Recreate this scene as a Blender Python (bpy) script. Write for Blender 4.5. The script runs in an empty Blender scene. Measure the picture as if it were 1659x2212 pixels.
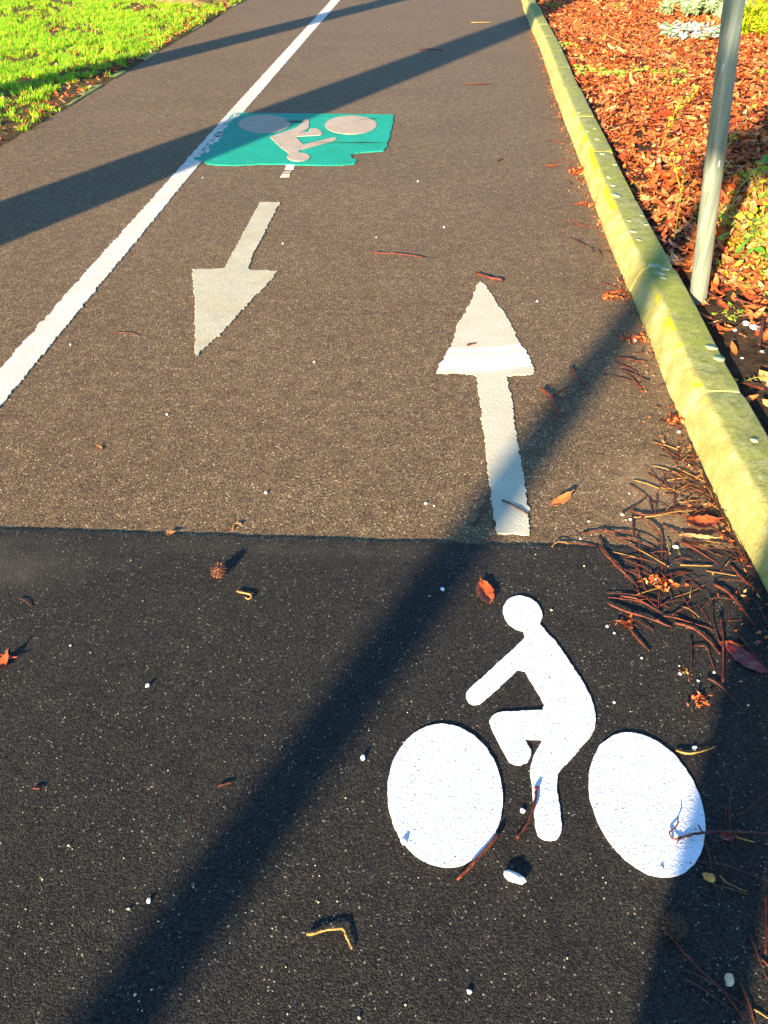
import bpy, bmesh, math, random
import numpy as np
from mathutils import Vector, Matrix, noise
R = math.radians
random.seed(7); rng = np.random.default_rng(7)
scene = bpy.context.scene
COL = scene.collection

# ------------------------------------------------------------------ camera
H = 1.5; FPX = 1789.0; VPX, VPY = 920.0, -235.0     # photo measured at 1659 x 2212
PITCH = math.atan((1106 - VPY) / FPX)
YAW = math.atan((VPX - 829.5) * math.cos(PITCH) / FPX)
cam_d = bpy.data.cameras.new('camera'); cam = bpy.data.objects.new('camera', cam_d); COL.objects.link(cam)
cam.location = (0, 0, H); cam.rotation_euler = (math.pi/2 - PITCH, 0, YAW)
cam_d.sensor_fit = 'VERTICAL'; cam_d.sensor_height = 24.0; cam_d.lens = FPX / 2212 * 24.0
cam_d.clip_start = 0.02; cam_d.clip_end = 600
scene.camera = cam
scene.render.resolution_x = 768; scene.render.resolution_y = 1024

# ------------------------------------------------------------------ light
AZ = 24.7            # direction the shadows fall, degrees right of +Y
EL = 15.5
SDIR = Vector((math.sin(R(AZ)), math.cos(R(AZ)), 0))
world = bpy.data.worlds.new('World'); scene.world = world; world.use_nodes = True
wn = world.node_tree; wn.nodes.clear()
wo = wn.nodes.new('ShaderNodeOutputWorld'); wb = wn.nodes.new('ShaderNodeBackground'); ws = wn.nodes.new('ShaderNodeTexSky')
ws.sky_type = 'NISHITA'; ws.sun_disc = False; ws.sun_elevation = R(EL); ws.sun_rotation = R(180 + AZ)
ws.dust_density = 0.1; ws.ozone_density = 6.0; ws.air_density = 1.2
wb.inputs[1].default_value = 0.10
wn.links.new(ws.outputs[0], wb.inputs[0]); wn.links.new(wb.outputs[0], wo.inputs[0])
sl = bpy.data.lights.new('sun', 'SUN'); sun = bpy.data.objects.new('sun', sl); COL.objects.link(sun)
sl.energy = 5.0; sl.angle = R(0.53); sl.color = (1.0, 0.81, 0.56)
ldir = Vector((SDIR.x*math.cos(R(EL)), SDIR.y*math.cos(R(EL)), -math.sin(R(EL))))
sun.rotation_euler = ldir.to_track_quat('-Z', 'Y').to_euler(); sun.location = (-4, -8, 8)
scene.view_settings.view_transform = 'Standard'; scene.view_settings.look = 'None'
scene.view_settings.exposure = 2.0; scene.view_settings.gamma = 1.0

# ------------------------------------------------------------------ helpers
CR = cam.rotation_euler.to_matrix()
def P(x, y, z=0.0):
    """point of the plane at height z seen at a photo position (1659 x 2212)"""
    d = CR @ Vector((x - 829.5, -(y - 1106), -FPX)); t = (z - H) / d.z
    return Vector((d.x*t, d.y*t, z))
def tag(o, label=None, cat=None, group=None, kind=None):
    if label: o['label'] = label
    if cat: o['category'] = cat
    if group: o['group'] = group
    if kind: o['kind'] = kind
    return o
def empty(name, loc, rz=0):
    o = bpy.data.objects.new(name, None); COL.objects.link(o); o.location = loc; o.rotation_euler = (0, 0, rz)
    o.empty_display_size = 0.05
    return o
def link(name, me, mat, parent=None, loc=None):
    o = bpy.data.objects.new(name, me); COL.objects.link(o)
    if mat is not None and not me.materials:
        for m in (mat if isinstance(mat, (list, tuple)) else [mat]): me.materials.append(m)
    if parent: o.parent = parent
    if loc is not None: o.location = loc
    return o
def bm_obj(name, bm, mat, parent=None, loc=None, smooth=True):
    me = bpy.data.meshes.new(name); bmesh.ops.recalc_face_normals(bm, faces=bm.faces); bm.to_mesh(me); bm.free()
    if smooth: me.polygons.foreach_set('use_smooth', [True]*len(me.polygons))
    return link(name, me, mat, parent, loc)
def np_mesh(name, verts, faces, mats, smooth=False, midx=None):
    """verts (N,3); faces (M,k)"""
    me = bpy.data.meshes.new(name); k = faces.shape[1]
    me.vertices.add(len(verts)); me.vertices.foreach_set('co', verts.astype(np.float32).ravel())
    me.loops.add(faces.size); me.loops.foreach_set('vertex_index', faces.astype(np.int32).ravel())
    me.polygons.add(len(faces)); me.polygons.foreach_set('loop_start', np.arange(0, faces.size, k, dtype=np.int32))
    if midx is not None: me.polygons.foreach_set('material_index', midx.astype(np.int32))
    if smooth: me.polygons.foreach_set('use_smooth', np.ones(len(faces), dtype=bool))
    me.update(calc_edges=True); me.validate()
    return link(name, me, mats)

# ------------------------------------------------------------------ materials
class Mat:
    def __init__(s, name, rough=0.7, spec=0.3, metal=0.0):
        s.m = bpy.data.materials.new(name); s.m.use_nodes = True; s.t = s.m.node_tree
        s.b = s.t.nodes['Principled BSDF']; s.b.inputs['Roughness'].default_value = rough
        s.b.inputs['Specular IOR Level'].default_value = spec; s.b.inputs['Metallic'].default_value = metal
        s.co = s.n('ShaderNodeTexCoord').outputs['Object']
    def n(s, k): return s.t.nodes.new(k)
    def l(s, a, b): s.t.links.new(a, b)
    def noise(s, scale, detail=4, rough=0.6, vec=None):
        x = s.n('ShaderNodeTexNoise'); x.inputs['Scale'].default_value = scale; x.inputs['Detail'].default_value = detail
        x.inputs['Roughness'].default_value = rough; s.l(vec or s.co, x.inputs['Vector']); return x.outputs['Fac']
    def voro(s, scale, out='Distance', vec=None):
        x = s.n('ShaderNodeTexVoronoi'); x.inputs['Scale'].default_value = scale; s.l(vec or s.co, x.inputs['Vector']); return x.outputs[out]
    def ramp(s, f, stops, interp='LINEAR'):
        x = s.n('ShaderNodeValToRGB'); e = x.color_ramp.elements; x.color_ramp.interpolation = interp
        while len(e) < len(stops): e.new(0.5)
        for i, (p, c) in enumerate(stops):
            e[i].position = p; e[i].color = (c, c, c, 1) if isinstance(c, (int, float)) else (*c, 1)
        s.l(f, x.inputs[0]); return x.outputs[0]
    def mix(s, f, a, b, mode='MIX'):
        x = s.n('ShaderNodeMix'); x.data_type = 'RGBA'; x.blend_type = mode
        for k, v in ((0, f), (6, a), (7, b)):
            if isinstance(v, (int, float)): x.inputs[k].default_value = v if k == 0 else (v, v, v, 1)
            elif isinstance(v, tuple): x.inputs[k].default_value = (*v, 1)
            else: s.l(v, x.inputs[k])
        return x.outputs[2]
    def math(s, op, a, b=None):
        x = s.n('ShaderNodeMath'); x.operation = op
        for k, v in ((0, a), (1, b)):
            if v is None: continue
            if isinstance(v, (int, float)): x.inputs[k].default_value = v
            else: s.l(v, x.inputs[k])
        return x.outputs[0]
    def sep(s, v):
        x = s.n('ShaderNodeSeparateXYZ'); s.l(v, x.inputs[0]); return x.outputs
    def island(s): return s.n('ShaderNodeNewGeometry').outputs['Random Per Island']
    def normal(s): return s.n('ShaderNodeNewGeometry').outputs['Normal']
    def color(s, c):
        if isinstance(c, tuple): s.b.inputs['Base Color'].default_value = (*c, 1)
        else: s.l(c, s.b.inputs['Base Color'])
    def bump(s, h, strength=0.5, dist=0.01):
        x = s.n('ShaderNodeBump'); x.inputs['Strength'].default_value = strength; x.inputs['Distance'].default_value = dist
        s.l(h, x.inputs['Height']); s.l(x.outputs[0], s.b.inputs['Normal'])

def asphalt(name, dark, mid, light, bright, p_bright, bigtint, amt, vs=210, bs=0.75, spots=()):
    m = Mat(name, 0.85, 0.25)
    c = m.voro(vs, 'Color'); r = m.sep(c)
    g = m.ramp(r[0], [(0.0, dark), (0.45, mid), (0.9, light), (1.0, light)])
    sp = m.ramp(r[1], [(0, 0.0), (1 - p_bright, 0.0), (1 - p_bright + 0.004, 1.0)])
    g = m.mix(sp, g, bright)
    c2 = m.sep(m.voro(vs*.62, 'Color'))
    sp2 = m.math('MULTIPLY', m.ramp(c2[0], [(0, 0.0), (1 - p_bright*0.6, 0.0), (1 - p_bright*0.6 + 0.004, 1.0)]), m.ramp(m.voro(vs*.62), [(0, 1.0), (0.26, 1.0), (0.34, 0.0)]))
    g = m.mix(sp2, g, bright)
    fine = m.ramp(m.noise(600, 2), [(0.3, 0.5), (0.7, 1.5)])
    g = m.mix(1.0, g, fine, 'MULTIPLY')
    for sx, sy, sr, sa in spots:
        mpp = m.n('ShaderNodeMapping'); mpp.vector_type = 'POINT'; mpp.inputs['Location'].default_value = (-sx/sr[0], -sy/sr[1], 0); mpp.inputs['Scale'].default_value = (1/sr[0], 1/sr[1], 0); m.l(m.co, mpp.inputs[0])
        ln = m.n('ShaderNodeVectorMath'); ln.operation = 'LENGTH'; m.l(mpp.outputs[0], ln.inputs[0])
        f = m.ramp(m.math('ADD', ln.outputs['Value'], m.math('MULTIPLY', m.math('SUBTRACT', m.noise(9, 5, .7), .5), 1.3)), [(0.15, sa), (1.0, 0.0)])
        g = m.mix(f, g, (light[0]*1.5, light[1]*1.5, light[2]*1.5))
    big = m.ramp(m.noise(1.1, 5, 0.62), [(0.3, 0.0), (0.72, 1.0)])
    g = m.mix(m.math('MULTIPLY', big, amt), g, bigtint, 'MULTIPLY')
    blot = m.ramp(m.noise(16, 6, .75), [(0.32, 0.70), (0.68, 1.22)])
    g = m.mix(1.0, g, blot, 'MULTIPLY')
    m.color(g)
    hh = m.math('ADD', m.math('MULTIPLY', m.voro(vs), -1.0), m.math('MULTIPLY', m.noise(260, 3), 1.0))
    hh = m.math('ADD', hh, m.math('MULTIPLY', m.voro(vs*.55), -0.6))
    m.bump(hh, bs, 0.0028)
    return m
M_old = asphalt('worn brown asphalt', (0.048, 0.030, 0.015), (0.144, 0.090, 0.044), (0.242, 0.160, 0.080), (0.58, 0.44, 0.24), 0.028, (0.72, 0.68, 0.66), 0.65, 245, 0.58, [(0.85, 2.1, (.35, .35), .5), (0.98, 3.0, (.10, 1.2), .35), (1.08, 5.0, (.14, 2.5), .3)])
M_new = asphalt('dark fresh asphalt', (0.0070, 0.0062, 0.0050), (0.0185, 0.0162, 0.0125), (0.050, 0.043, 0.030), (0.30, 0.25, 0.16), 0.011, (0.60, 0.60, 0.70), 0.75, 340, 0.42, [(-1.15, 1.70, (.34, .15), .6), (0.80, 1.76, (.30, .12), .55), (-.3, 1.80, (.9, .05), .25)])

def paint(name, base, wear, dirt, wear_lo=0.60, pits=True):
    m = Mat(name, 0.75, 0.25)
    d = m.ramp(m.noise(5, 6, 0.7), [(0.35, 0.0), (0.75, 1.0)])
    c = m.mix(m.math('MULTIPLY', d, dirt), base, (base[0]*0.80, base[1]*0.68, base[2]*0.50))
    c = m.mix(1.0, c, m.ramp(m.noise(10, 7, .78), [(.32, 1-.75*dirt*.6), (.66, 1.08)]), 'MULTIPLY')
    f = m.ramp(m.noise(170, 3, 0.7), [(0.0, 0.0), (wear_lo, 0.0), (wear_lo + 0.05, 1.0)])
    c = m.mix(f, c, wear)
    st = m.n('ShaderNodeMapping'); st.inputs['Scale'].default_value = (60, 190, 10); m.l(m.co, st.inputs[0])
    c = m.mix(m.ramp(m.noise(1.0, 3, .6, st.outputs[0]), [(0.0, 0.0), (0.61, 0.0), (0.66, 0.75)]), c, wear)
    pt = m.math('MULTIPLY', m.ramp(m.voro(140), [(0.0, 1.0), (0.22, 1.0), (0.30, 0.0)]), m.ramp(m.sep(m.voro(140, 'Color'))[0], [(0.0, 0.0), (0.955, 0.0), (0.96, 1.0)]))
    c = m.mix(pt, c, (wear[0]*.25, wear[1]*.25, wear[2]*.25)); m.color(c)
    h = m.math('ADD', m.math('MULTIPLY', m.noise(85, 3), 1.0), m.math('MULTIPLY', m.voro(180), -0.8))
    m.bump(h, 0.35, 0.004)
    return m
M_white = paint('fresh white road paint', (0.72, 0.73, 0.75), (0.36, 0.38, 0.42), 0.10, 0.64)
M_cream = paint('aged white road paint', (0.56, 0.52, 0.37), (0.20, 0.16, 0.12), 0.7, 0.645)
M_line = paint('white line paint', (0.74, 0.69, 0.60), (0.26, 0.22, 0.17), 0.7, 0.665)
M_teal = paint('teal road paint', (0.004, 0.40, 0.27), (0.05, 0.15, 0.11), 0.8, 0.66)
M_pink = paint('faded white symbol paint', (0.50, 0.40, 0.30), (0.20, 0.17, 0.13), 0.7, 0.655)
# up arrow: a brighter repainted band over the head
def arrow_paint():
    m = Mat('aged white paint with a brighter repainted band', 0.75, 0.25)
    x = m.n('ShaderNodeTexCoord'); pos = m.sep(x.outputs['Object'])
    d = m.ramp(m.noise(5, 6, 0.7), [(0.35, 0.0), (0.75, 1.0)])
    c = m.mix(m.math('MULTIPLY', d, 0.6), (0.56, 0.52, 0.38), (0.44, 0.36, 0.22))
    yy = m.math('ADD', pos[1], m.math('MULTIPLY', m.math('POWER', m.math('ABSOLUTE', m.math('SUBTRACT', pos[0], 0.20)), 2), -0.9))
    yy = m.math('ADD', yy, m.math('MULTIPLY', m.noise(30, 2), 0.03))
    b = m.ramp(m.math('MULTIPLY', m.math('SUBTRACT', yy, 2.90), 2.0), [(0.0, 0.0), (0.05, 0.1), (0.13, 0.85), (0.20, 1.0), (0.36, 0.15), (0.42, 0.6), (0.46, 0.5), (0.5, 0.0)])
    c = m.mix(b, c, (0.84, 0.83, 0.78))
    f = m.ramp(m.noise(170, 3, 0.7), [(0.0, 0.0), (0.645, 0.0), (0.69, 1.0)])
    c = m.mix(f, c, (0.20, 0.17, 0.13)); m.color(c)
    m.bump(m.math('ADD', m.noise(85, 3), m.math('MULTIPLY', m.voro(180), -0.8)), 0.35, 0.004)
    return m
M_uparrow = arrow_paint()

def kerb_mat():
    m = Mat('mossy concrete', 0.9, 0.2)
    n = m.sep(m.normal())[2]
    top = m.ramp(m.math('ADD', n, m.math('MULTIPLY', m.math('SUBTRACT', m.noise(14, 5, 0.7), 0.5), 0.16)), [(0.0, 0.0), (0.90, 0.0), (1.0, 1.0)])
    base = m.ramp(m.noise(9, 6, 0.7), [(0.25, (0.26, 0.21, 0.05)), (0.5, (0.43, 0.38, 0.12)), (0.75, (0.60, 0.55, 0.28))])
    st = m.n('ShaderNodeMapping'); st.inputs['Scale'].default_value = (14, 3.5, 3); m.l(m.co, st.inputs[0])
    ye = m.ramp(m.noise(2.2, 5, 0.7, st.outputs[0]), [(0.50, 0.0), (0.72, 0.5)])
    base = m.mix(ye, base, (0.42, 0.36, 0.07))
    moss = m.ramp(m.noise(22, 6, 0.75), [(0.30, (0.12, 0.13, 0.035)), (0.5, (0.25, 0.26, 0.08)), (0.72, (0.44, 0.42, 0.22))])
    moss = m.mix(m.ramp(m.noise(4.5, 4), [(0.42, 0.0), (0.60, 0.75)]), moss, (0.27, 0.30, 0.035))
    c = m.mix(top, base, moss)
    # yellow lichen along the rounded arris
    ed = m.ramp(n, [(0.35, 0.0), (0.62, 1.0), (0.93, 1.0), (0.99, 0.0)])
    lic = m.math('MULTIPLY', ed, m.ramp(m.math('ADD', m.noise(5.0, 5, 0.75), m.ramp(m.math('MULTIPLY', m.sep(m.co)[1], .1), [(.40, 0.0), (.50, .13), (.60, .13), (.74, 0.0)])), [(0.57, 0.0), (0.64, 1.0)]))
    c = m.mix(lic, c, (0.50, 0.47, 0.008))
    gr = m.ramp(m.noise(260, 2), [(0.3, 0.68), (0.7, 1.30)])
    c = m.mix(1.0, c, gr, 'MULTIPLY'); m.color(c)
    m.bump(m.math('ADD', m.noise(160, 4, 0.7), m.math('MULTIPLY', m.noise(18, 4), 1.6)), 0.6, 0.006)
    return m
M_kerb = kerb_mat()
M_lichen = Mat('pale green lichen', 0.9, 0.1)
_l = M_lichen; _l.color(_l.ramp(_l.noise(90, 4), [(0.3, (0.22, 0.27, 0.13)), (0.7, (0.42, 0.46, 0.27))]))
M_soil = Mat('dark crumbly soil', 0.95, 0.15)
_l = M_soil; _l.color(_l.mix(1.0, _l.ramp(_l.noise(11, 6, 0.7), [(0.3, (0.020, 0.013, 0.008)), (0.55, (0.075, 0.047, 0.024)), (0.8, (0.15, 0.10, 0.055))]), _l.ramp(_l.noise(140, 3), [(0.3, 0.45), (0.7, 1.5)]), 'MULTIPLY'))
_l.bump(_l.math('ADD', _l.noise(60, 5, 0.7), _l.noise(14, 4)), 1.0, 0.03)
M_turf = Mat('mud and thatch under the grass', 0.95, 0.1)
_l = M_turf; _l.color(_l.ramp(_l.noise(6, 6, 0.7), [(0.30, (0.06, 0.035, 0.018)), (0.5, (0.13, 0.075, 0.032)), (0.62, (0.10, 0.13, 0.02)), (0.8, (0.14, 0.21, 0.02))]))
_l.bump(_l.noise(50, 5, 0.7), 1.0, 0.03)

def island_mat(name, stops, rough=0.6, spec=0.3, trans=0.0):
    m = Mat(name, rough, spec)
    c = m.ramp(m.island(), stops)
    v = m.ramp(m.noise(60, 3), [(0.3, 0.75), (0.7, 1.25)])
    c = m.mix(1.0, c, v, 'MULTIPLY'); c = m.mix(1.0, c, m.ramp(m.noise(2.3, 4, .65), [(0.3, 0.75), (0.6, 1.1)]), 'MULTIPLY'); m.color(c)
    if trans:
        tr = m.n('ShaderNodeBsdfTranslucent'); m.l(c, tr.inputs[0]); mx = m.n('ShaderNodeMixShader'); mx.inputs[0].default_value = trans
        m.l(m.b.outputs[0], mx.inputs[1]); m.l(tr.outputs[0], mx.inputs[2]); m.l(mx.outputs[0], m.t.nodes['Material Output'].inputs[0])
    return m
M_grass = island_mat('grass blades', [(0.0, (0.09, 0.30, 0.008)), (0.35, (0.21, 0.55, 0.010)), (0.7, (0.42, 0.70, 0.016)), (0.90, (0.68, 0.72, 0.05)), (1.0, (0.66, 0.42, 0.10))], 0.55, 0.3, 0.3)
M_litter = island_mat('fallen rusty leaves', [(0.0, (0.20, 0.028, 0.007)), (0.25, (0.50, 0.095, 0.018)), (0.6, (0.70, 0.185, 0.045)), (0.85, (0.78, 0.28, 0.08)), (1.0, (0.80, 0.46, 0.18))], 0.55, 0.35, 0.2)
def bark_mat(name, a, b, c_, rough=.55):
    m = Mat(name, rough, .35); x = m.ramp(m.noise(45, 5, .7), [(.3, a), (.52, b), (.72, c_)])
    x = m.mix(1.0, x, m.ramp(m.island(), [(0, .6), (1, 1.3)]), 'MULTIPLY'); x = m.mix(1.0, x, m.ramp(m.noise(400, 2), [(.3, .6), (.7, 1.3)]), 'MULTIPLY'); m.color(x)
    m.bump(m.noise(350, 4), .8, .002); return m
M_twig = bark_mat('red brown twig bark', (0.035, 0.007, 0.004), (0.14, 0.026, 0.008), (0.32, 0.080, 0.020))
M_twig_dark = bark_mat('dark damp twig bark', (0.03, 0.009, 0.008), (0.085, 0.026, 0.015), (0.20, 0.075, 0.035))
M_straw = bark_mat('tan stalk', (0.22, 0.09, 0.02), (0.46, 0.24, 0.045), (0.62, 0.40, 0.12))
M_stone = island_mat('pale stone', [(0.0, (0.50, 0.44, 0.36)), (0.5, (0.68, 0.64, 0.58)), (1.0, (0.62, 0.46, 0.28))], 0.7, 0.3)
M_whitestone = island_mat('white stone', [(0.0, (0.78, 0.76, 0.72)), (1.0, (0.72, 0.70, 0.68))], 0.7, 0.3)
M_leafred = island_mat('dead leaf russet', [(0.0, (0.34, 0.050, 0.012)), (1.0, (0.42, 0.09, 0.02))], 0.5, 0.4, 0.12)
M_leaforange = island_mat('dead leaf orange', [(0.0, (0.50, 0.15, 0.035)), (1.0, (0.56, 0.18, 0.05))], 0.5, 0.4, 0.12)
M_leaftan = island_mat('dead leaf tan', [(0.0, (0.55, 0.28, 0.10)), (1.0, (0.60, 0.30, 0.12))], 0.5, 0.4, 0.12)
M_leafdark = island_mat('dead leaf dark red', [(0.0, (0.16, 0.018, 0.012)), (1.0, (0.20, 0.022, 0.012))], 0.4, 0.5)
M_weed = island_mat('small weed leaves', [(0.0, (0.16, 0.34, 0.02)), (0.5, (0.36, 0.52, 0.05)), (1.0, (0.56, 0.62, 0.12))], 0.5, 0.3, 0.25)
M_vine = island_mat('yellow green vine', [(0.0, (0.30, 0.32, 0.02)), (0.5, (0.50, 0.46, 0.03)), (1.0, (0.60, 0.42, 0.05))], 0.5, 0.3, 0.25)
M_shrub = island_mat('shrub leaves gold and green', [(0.0, (0.06, 0.20, 0.02)), (0.30, (0.26, 0.42, 0.03)), (0.5, (0.55, 0.42, 0.03)), (0.75, (0.60, 0.24, 0.04)), (1.0, (0.66, 0.42, 0.16))], 0.4, 0.45, 0.2)
M_spurge = island_mat('pale grey green needles', [(0.0, (0.22, 0.36, 0.14)), (0.5, (0.42, 0.56, 0.28)), (1.0, (0.62, 0.70, 0.46))], 0.5, 0.3, 0.2)
M_varieg = island_mat('variegated leaves', [(0.0, (0.22, 0.42, 0.16)), (0.4, (0.42, 0.60, 0.28)), (0.55, (0.78, 0.80, 0.72)), (1.0, (0.82, 0.84, 0.78))], 0.5, 0.3, 0.2)
M_fern = island_mat('yellow fern leaves', [(0.0, (0.10, 0.22, 0.01)), (0.5, (0.36, 0.44, 0.01)), (1.0, (0.60, 0.56, 0.02))], 0.5, 0.3, 0.25)
M_stem = Mat('thin stem', 0.7, 0.2); M_stem.color((0.30, 0.22, 0.06))
M_bark = Mat('bark', 0.9, 0.15)
_l = M_bark; mp = _l.n('ShaderNodeMapping'); mp.inputs['Scale'].default_value = (9, 9, 2); _l.l(_l.co, mp.inputs[0])
_l.color(_l.ramp(_l.noise(1.6, 7, 0.7, mp.outputs[0]), [(0.3, (0.07, 0.04, 0.02)), (0.5, (0.24, 0.16, 0.06)), (0.68, (0.36, 0.28, 0.06)), (0.8, (0.22, 0.24, 0.03))])); _l.bump(_l.noise(2.5, 8, 0.75, mp.outputs[0]), 1.0, 0.04)
M_cone = Mat('cone scales', 0.7, 0.3); _l = M_cone; _l.color(_l.ramp(_l.noise(120, 3), [(0.3, (0.05, 0.018, 0.010)), (0.7, (0.22, 0.08, 0.035))]))
M_clod = Mat('dry clod', 0.9, 0.2); _l = M_clod; _l.color(_l.ramp(_l.noise(150, 4), [(0.3, (0.025, 0.016, 0.012)), (0.7, (0.13, 0.08, 0.05))])); _l.bump(_l.noise(120, 4), 1, 0.01)
def metal():
    m = Mat('scuffed grey green painted metal', 0.33, 0.7, 0.45)
    mp = m.n('ShaderNodeMapping'); mp.inputs['Scale'].default_value = (60, 60, 0.8); m.l(m.co, mp.inputs[0])
    s = m.ramp(m.noise(1.6, 3, 0.6, mp.outputs[0]), [(0.35, (0.20, 0.235, 0.165)), (0.65, (0.38, 0.42, 0.31))])
    mp2 = m.n('ShaderNodeMapping'); mp2.inputs['Scale'].default_value = (70, 70, 9); m.l(m.co, mp2.inputs[0])
    sc = m.ramp(m.noise(1.0, 2, 0.5, mp2.outputs[0]), [(0.0, 0.0), (0.70, 0.0), (0.715, 1.0)])
    c = m.mix(sc, s, (0.85, 0.85, 0.84)); m.color(c)
    m.l(m.ramp(m.noise(1.2, 3, 0.6, mp.outputs[0]), [(0.3, 0.26), (0.7, 0.42)]), m.b.inputs['Roughness'])
    return m
M_metal = metal()
M_sign = Mat('sign plate', 0.4, 0.5); M_sign.color((0.45, 0.46, 0.47))
M_green = island_mat('tree leaves', [(0.0, (0.04, 0.09, 0.01)), (1.0, (0.10, 0.16, 0.03))], 0.5, 0.3, 0.2)

# ------------------------------------------------------------------ setting
def fnoise(x, y, s=1.0, k=0): return noise.noise(Vector((x*s, y*s, k)))
def strip(name, x0, x1, y0, y1, mat, z, nx=2, ny=2, fz=None):
    xs = np.linspace(x0, x1, nx); ys = np.linspace(y0, y1, ny)
    V = np.array([[x, y, fz(x, y) if fz else z] for y in ys for x in xs])
    F = np.array([[j*nx+i, j*nx+i+1, (j+1)*nx+i+1, (j+1)*nx+i] for j in range(ny-1) for i in range(nx-1)])
    o = np_mesh(name, V, F, mat, smooth=True); return o
g = strip('ground', -250, 250, -250, 250, M_turf.m, -0.12, 2, 2); tag(g, 'brown earth stretching away beyond the path and beds', kind='structure')

# kerb curve
KY = [-12, 0.5, 1.65, 2.2, 2.8, 3.3, 4.0, 4.9, 6.0, 7.5, 9.0, 11.5, 13.0, 15.0, 20.0, 30.0]
KX = [0.99, .955, .945, .935, .952, .980, 1.008, 1.042, 1.098, 1.170, 1.262, 1.405, 1.478, 1.575, 1.85, 2.6]
def kx(y): return float(np.interp(y, KY, KX))
def path_mesh():
    bm = bmesh.new(); ys = list(np.arange(1.7, 30.1, 0.1)); prev = None
    for y in ys:
        e = -3.08 + 0.03*fnoise(0, y, 2.2) + 0.012*fnoise(3, y, 11)
        a = bm.verts.new((e, y, 0)); b = bm.verts.new((kx(y)+0.02, y, 0))
        if prev: bm.faces.new((prev[0], prev[1], b, a))
        prev = (a, b)
    return bm
o = bm_obj('path', path_mesh(), M_old.m); tag(o, 'worn brown asphalt cycle path with sparkling grit', kind='structure')
def seam_mesh():
    bm = bmesh.new(); n = 900; x0, x1 = -4.2, 0.965
    T = []
    for i in range(n+1):
        x = x0 + (x1-x0)*i/n
        y = 1.862 - 0.012*(x+1.2)/1.2*0.9 + 0.006*fnoise(x, 0, 6) + 0.005*fnoise(x, 2, 28) + 0.004*fnoise(x, 5, 90)
        T.append((x, y))
    for (xa, ya), (xb, yb) in zip(T, T[1:]):
        v = [bm.verts.new(p) for p in ((xa, ya, 0.007), (xb, yb, 0.007), (xb, -12, 0.007), (xa, -12, 0.007))]
        bm.faces.new(v[::-1])
        w = [bm.verts.new(p) for p in ((xa, ya, 0.007), (xb, yb, 0.007), (xb, yb+0.002, -0.02), (xa, ya+0.002, -0.02))]
        bm.faces.new(w)
    bmesh.ops.remove_doubles(bm, verts=bm.verts, dist=1e-5)
    return bm
o = bm_obj('road', seam_mesh(), M_new.m, smooth=False); tag(o, 'dark fresh asphalt laid in front of the worn path', kind='structure')

# kerb: concrete stones with open joints, one structure
def kerb_mesh():
    bm = bmesh.new()
    J = [-12, -10.8, -9.6, -8.4, -7.2, -6, -4.8, -3.6, -2.2, -0.9, 0.28, 1.44, 2.585, 3.765, 4.83, 5.9, 6.97, 8.15, 9.2, 10.3, 11.4, 12.5, 13.6, 14.7, 15.8, 16.9, 18, 19.1, 20.2, 21.3, 22.4, 23.5, 24.6, 25.7, 26.8, 27.9, 29]
    prof = [(0.0, -0.08), (0.002, 0.0), (0.010, 0.03), (0.022, 0.065), (0.032, 0.090), (0.041, 0.106), (0.053, 0.116), (0.068, 0.120), (0.10, 0.1212), (0.14, 0.121), (0.178, 0.1195), (0.187, 0.114), (0.190, 0.10), (0.190, -0.10)]
    for j, (a, b) in enumerate(zip(J, J[1:])):
        random.seed(100+j); dx = random.uniform(-.008, .008); dz = random.uniform(-.004, .003)
        a += .0028; b -= .0028; n = max(8, int((b-a)/0.05)); rings = []
        for i in range(n+1):
            t = i/n; y = a+(b-a)*t; e = min(t, 1-t)*(b-a); sh = 0.0035*math.exp(-e/0.006)
            c = kx(y)+dx; ring = []
            for u, z in prof:
                w = 0.0035*fnoise(u*9+j, y, 7) if 0 < z < .125 else 0
                uu = u + (sh if u < .1 else -sh) + (w if u < .1 else 0)
                ring.append(bm.verts.new((c+uu, y, z+dz-(sh if z > .08 else 0)+w*.5)))
            rings.append(ring)
        for r0, r1 in zip(rings, rings[1:]):
            for k in range(len(prof)-1): bm.faces.new((r0[k], r0[k+1], r1[k+1], r1[k]))
        for r, rev in ((rings[0], False), (rings[-1], True)):
            q = [bm.verts.new(v.co) for v in r]; bm.faces.new(q if rev else q[::-1])
    for f in bm.faces: f.material_index = 0
    # lichen rosettes, thin ragged discs on the top (photo positions)
    spots = [(1474,1.0,770), (0,0,0)]
    L = [(1414,572,16),(1436,580,13),(1428,590,11),(1545,750,15),(1553,774,14),(1312,422,9),(1328,420,9),(1353,477,9),(1370,500,12),(1380,518,8),(1368,460,5),(1417,548,7),(1396,485,8),(1290,300,7),(1302,332,7),(1262,283,5),(1240,243,5),(1285,277,4),(1352,355,6),(1310,382,6),(1630,950,9),(1392,466,6),(1325,400,6),(1407,530,5),(1446,566,5),(1434,600,9)]
    for i, (px, py, r) in enumerate(L):
        c = P(px, py, 0.121); rr = r/ (FPX/ (c.y*math.cos(PITCH)+(H-.12)*math.sin(PITCH)))
        u = c.x-kx(c.y)
        if not 0.07 < u < 0.17: c.x = kx(c.y)+min(max(u, .085), .160)
        ring = []; n = 22
        top = bm.verts.new((c.x, c.y, 0.1229))
        for k in range(n):
            a = 2*math.pi*k/n; q = rr*(0.85+0.22*noise.noise(Vector((math.cos(a)*1.5+i*7, math.sin(a)*1.5, 0))))
            ring.append(bm.verts.new((c.x+q*math.cos(a), c.y+q*math.sin(a)*1.15, 0.1226)))
        low = [bm.verts.new((v.co.x, v.co.y, 0.118)) for v in ring]
        for k in range(n):
            f = bm.faces.new((top, ring[k], ring[(k+1) % n])); f.material_index = 1
            f = bm.faces.new((ring[k], low[k], low[(k+1) % n], ring[(k+1) % n])); f.material_index = 1
    return bm
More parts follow.
